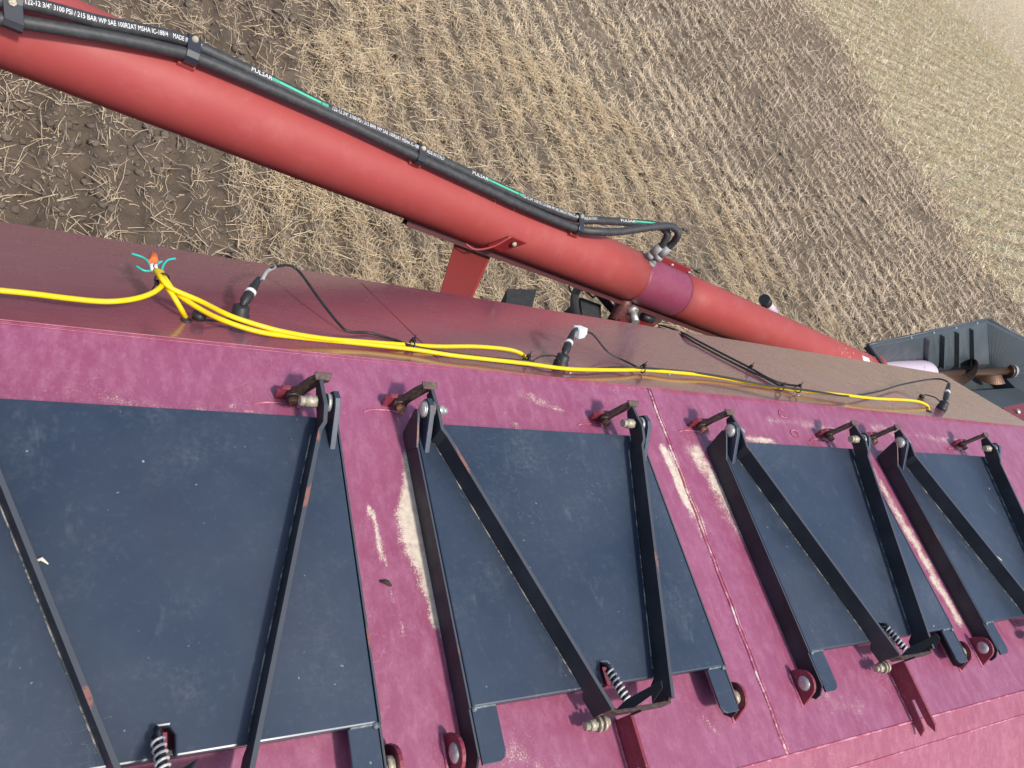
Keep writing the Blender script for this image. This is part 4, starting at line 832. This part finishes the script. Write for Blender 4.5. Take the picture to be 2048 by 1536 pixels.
# clamps
for x, wd_ in ((-.09, .036), (.262, .030), (.925, .026), (1.60, .024)):
    i = min(range(len(hA)), key=lambda k: abs(hA[k].x-x)); pa = hA[i]; pb = min(hB, key=lambda p: (p-pa).length)
    mid = (pa+pb)/2; axp = A0+AD*((mid-A0).dot(AD)); nn = (mid-axp).normalized(); v = (pa-pb); v = (v-AD*v.dot(AD)).normalized(); nn = v.cross(AD); nn = nn if nn.dot((mid-axp)) > 0 else -nn
    vec = (Vector((0, 0, 3.68))-mid).normalized(); nn = (nn+vec*.3).normalized(); nn = (nn-v*nn.dot(v)).normalized()
    r = HR+.003
    path = [pb-v*r*.2-nn*r*1.3, pb-v*r*.85-nn*r*.7, pb-v*r*1.05, pb-v*r*.75+nn*r*.75, pb+nn*r*1.03, pa+nn*r*1.03, pa+v*r*.75+nn*r*.75, pa+v*r*1.05, pa+v*r*.7-nn*r*.8]
    m = MB(); m.plate([p-AD*wd_*.5 for p in path], AD, wd_, .004); co2 = m.build('hose_clamp', CLAMPM, aug, bevel=.001)
    m = MB(); m.dome(pa+nn*(r+.002), nn, .009, .006, 8); m.hexa(pa+nn*(r+.001), nn, .007, .007); m.build('clamp_bolt', WORN, co2)
    fp = pb-v*r*.3-nn*r*1.2; foot = axp+(fp-axp).normalized()*AR*.97; m = MB(); m.prism([foot-AD*.022+v*.012, foot-AD*.022-v*.012, foot+AD*.018-v*.012, foot+AD*.018+v*.012], fp-foot); m.build('clamp_stub', AUG, co2, bevel=.001)
lp = MB(); lp.tube(catmull([(2.098, 1.7974, 1.817), (2.0052, 1.8863, 1.84), (1.9235, 1.89, 1.863), (1.8339, 1.79, 1.886), (1.7938, 1.6969, 1.8975), (1.7852, 1.6246, 1.909), (1.80, 1.45, 1.93), (1.86, 1.30, 1.80)], 8), .017, 14); o_ = lp.build('looped_hose', HOSE, None, loc=(1.8, 1.7, 1.88)); tag(o_, 'thick black hose looping below the auger beside the tank edge', 'hose')
lp = MB(); lp.tube(catmull([(1.8542, 1.8712, 1.85), (1.8588, 1.8318, 1.85), (1.9108, 1.8468, 1.87), (1.9655, 1.8298, 1.85), (2.0143, 1.8742, 1.84)], 2), .004, 6); o_ = lp.build('thin_cable', BLACKR, None, loc=(1.9, 1.84, 1.86)); tag(o_, 'thin black cable kinked across the looped hose below the auger', 'cable')

# ------------------------------------------------------------------ yellow cables, sensor plugs and black leads on the sloping side
def cable(name, pts, r, mt, label, cat, group=None, n=8):
    P = catmull(pts, n); m = MB(); m.tube(P, r, 12); o = m.build(name, mt, None, loc=P[len(P)//2]); tag(o, label, cat, group); return o
YG = 'yellow cables on the sloping side'
YR_ = .0050
yl = cable('yellow_cable', YC_LEFT, YR_, YEL, 'yellow cable running in from the left frame edge to the tied bundle', 'cable', YG)
yh = cable('yellow_cable', YC_HOLE, YR_, YEL, 'short yellow cable dropping from the tied bundle into a hole in the slope', 'cable', YG)
ya = cable('yellow_cable', YC_A, YR_, YEL, 'yellow cable from the bundle that arches and ends at the second hole mid slope', 'cable', YG)
yb = cable('yellow_cable', YC_B, YR_, YEL, 'longest yellow cable from the bundle to the far right hole', 'cable', YG)
for pts, par in ((TEAL1, yl), (TEAL2, yh), (TEAL3, ya), (TEAL4, yb)):
    m = MB(); m.tube(catmull(pts, 5), .0021, 8); m.build('teal_wire', TEAL, par)
for p, par in ((YC_LEFT[-1], yl), (YC_HOLE[0], yh), (YC_A[0], ya), (YC_B[0], yb)):
    pass
for k, par in ((0, yl), (1, yh)):
    m = MB(); a, b = [Vector(p) for p in WHITEW]; m.tube([a+Vector((k*.008, 0, 0)), (a+b)/2+Vector((k*.008-.004, 0, .004)), b+Vector((k*.005, 0, 0))], .0030, 8); m.build('white_wire', WHITE, par)
m = MB(); a, b, c_ = [Vector(p) for p in NUT]; d = (c_-b).normalized(); m.tube([b-d*.004, b+d*.004, b+d*.03, b+d*.034], [.0085, .0095, .0068, .005], 6); m.box(b+d*.001+Vector((-.012, -.0015, -.0015)), b+d*.001+Vector((.012, .0015, .0015))); o_ = m.build('wire_nut', ORANGE, None, loc=a); tag(o_, 'orange twist-on wire nut capping the bare ends of the yellow bundle', 'wire nut')
BG = 'thin black sensor leads on the slope'
cable('black_lead', BK_LOOP+BK_1[1:], .0031, BLACKR, 'long thin black lead from the leftmost sensor plug along the yellow cable', 'cable', BG)
cable('black_lead', BK_2, .0027, BLACKR, 'short black lead from the middle sensor plug down to the yellow cable', 'cable', BG)
cable('black_lead', BK_3, .0036, BLACKR, 'upper of the two black leads coming over the slope edge from the auger', 'cable', BG)
cable('black_lead', BK_4, .0033, BLACKR, 'lower of the two black leads coming over the slope edge from the auger', 'cable', BG)
m = MB(); m.tube(catmull([BK_LOOP[0], BK_LOOP[1], BK_LOOP[2]], 6), .0042, 8); m.build('tape_wrap', TAPE, bpy.data.objects['black_lead'])
PL = ['black sensor plug with white band standing left of the others, under the looped lead', 'black sensor plug in the middle of the slope with a paper tag at its top', 'black sensor plug farthest right near the tank end, its small cap dangling']
def plug(pts, label, k):
    P = [Vector(p) for p in pts]; base = on_slope(P[0]); top = P[4]; ax = (top-base); L = ax.length; d = ax.normalized()
    t = thing('sensor_plug', label, 'sensor plug', base, 'sensor plugs along the slope')
    m = MB(); m.tube([base-SLN*.002, base+SLN*.012, base+SLN*.013, base+SLN*.030, base+SLN*.034], [.019, .019, .0165, .0165, .009], 20); m.build('base_nut', BLACKR, t)
    s = base+SLN*.030; q = top-s; d = q.normalized(); L = q.length
    m = MB(); m.tube([s, s+d*L*.12, s+d*L*.18, s+d*L*.42, s+d*L*.46], [.006, .0075, .0105, .0105, .0085], 16); m.build('plug_body', BLACKR, t)
    m = MB(); m.tube([s+d*L*.455, s+d*L*.54], [.0112, .0112], 16); m.build('white_band', WHITE, t)
    rs = []; pp = []
    for i in range(11): pp += [s+d*L*(.54+.040*i)]; rs += [.0105-.0004*i-(.0012 if i % 2 else 0)]
    m = MB(); m.tube(pp+[top], rs+[.0045], 16); m.build('strain_relief', BLACKR, t); return t
p1 = plug(PLUG1, PL[0], 0); p2 = plug(PLUG2[:5], PL[1], 1); p3 = plug(PLUG3, PL[2], 2)
m = MB(); m.tube(catmull([Vector(PLUG2[4]), Vector(PLUG2[5]), Vector(BK_2[0])], 5), .0048, 10); m.build('lead_end', BLACKR, p2)
def strap_cap(pts, par, r):
    P = [Vector(p) for p in pts]; m = MB(); m.tube(catmull(P[1:], 6), .0022, 8); m.build('cap_strap', BLACKR, par); d = (P[0]-P[1]).normalized(); m = MB(); m.tube([P[0]-SLN*.004, P[0]+SLN*.009], r, 12); m.build('dust_cap', BLACKR, par)
strap_cap(CAP1, p1, .013); strap_cap(CAP3, p3, .010)
m = MB(); m.tube(catmull(BK_2B, 5), .0022, 8); m.build('cap_strap', BLACKR, p2)
pt_ = (Vector(PLUG2[4])+Vector(PLUG2[5])*2+Vector(BK_2[0]))/4; m = MB(); vw = (Vector((0, 0, 3.68))-pt_).normalized(); t = Vector((1, .02, -.12)); t = (t-vw*t.dot(vw)).normalized(); u_ = t.cross(vw).normalized()
if u_.z > 0: u_ = -u_
pg = [(-.017, -.008), (.000, -.012), (.020, -.009), (.022, .006), (.017, .018), (.004, .024), (-.010, .019), (-.016, .006)]
ce = m.bm.verts.new(pt_+vw*.012); rv = m.verts([pt_+t*a_+u_*b_+vw*(.006*((abs(a_)*211) % 1)) for a_, b_ in pg])
for k in range(8): m.bm.faces.new([ce, rv[k], rv[(k+1) % 8]])
o_ = m.build('paper_tag', PAPER, None, loc=pt_); sm_ = o_.modifiers.new('thick', 'SOLIDIFY'); sm_.thickness = .001; tag(o_, 'crumpled pale grey paper tag wrapped on the middle sensor lead', 'tag')
TL = ['black cable tie round the two yellow cables near mid slope', 'black cable tie on the single yellow cable right of the middle plug', 'black cable tie joining the two black leads up the slope', 'black cable tie where the black leads meet the yellow cable, right one', 'black cable tie where the black leads meet the yellow cable, left one', 'black cable tie beside the second cable hole', 'black cable tie gathering the yellow bundle below the orange wire nut']
for i, (p, lb) in enumerate(zip(TIES, TL)):
    p = Vector(p); t = Vector((1, 0, 0)) if i != 6 else Vector((.35, -.9, .2)).normalized(); rr_ = (.013, .010, .008, .011, .009, .008, .0125)[i]
    a = SLN if i != 6 else t.orthogonal().normalized(); a = (a-t*a.dot(t)).normalized(); b = t.cross(a)
    m = MB(); m.tube([p+(a*math.cos(q)+b*math.sin(q)*(1.15 if i != 2 else 1))*rr_ for q in np.linspace(0, 2*math.pi, 20)], .0018, 6, caps=False); m.box(p+a*rr_+Vector((-.004, -.004, -.002)), p+a*rr_+Vector((.004, .004, .006))); m.tube([p+a*rr_, p+a*(rr_+.016)+b*.006], .0014, 6)
    o_ = m.build('cable_tie', BLACKR, None, loc=p); tag(o_, lb, 'cable tie', 'cable ties on the cart cables')
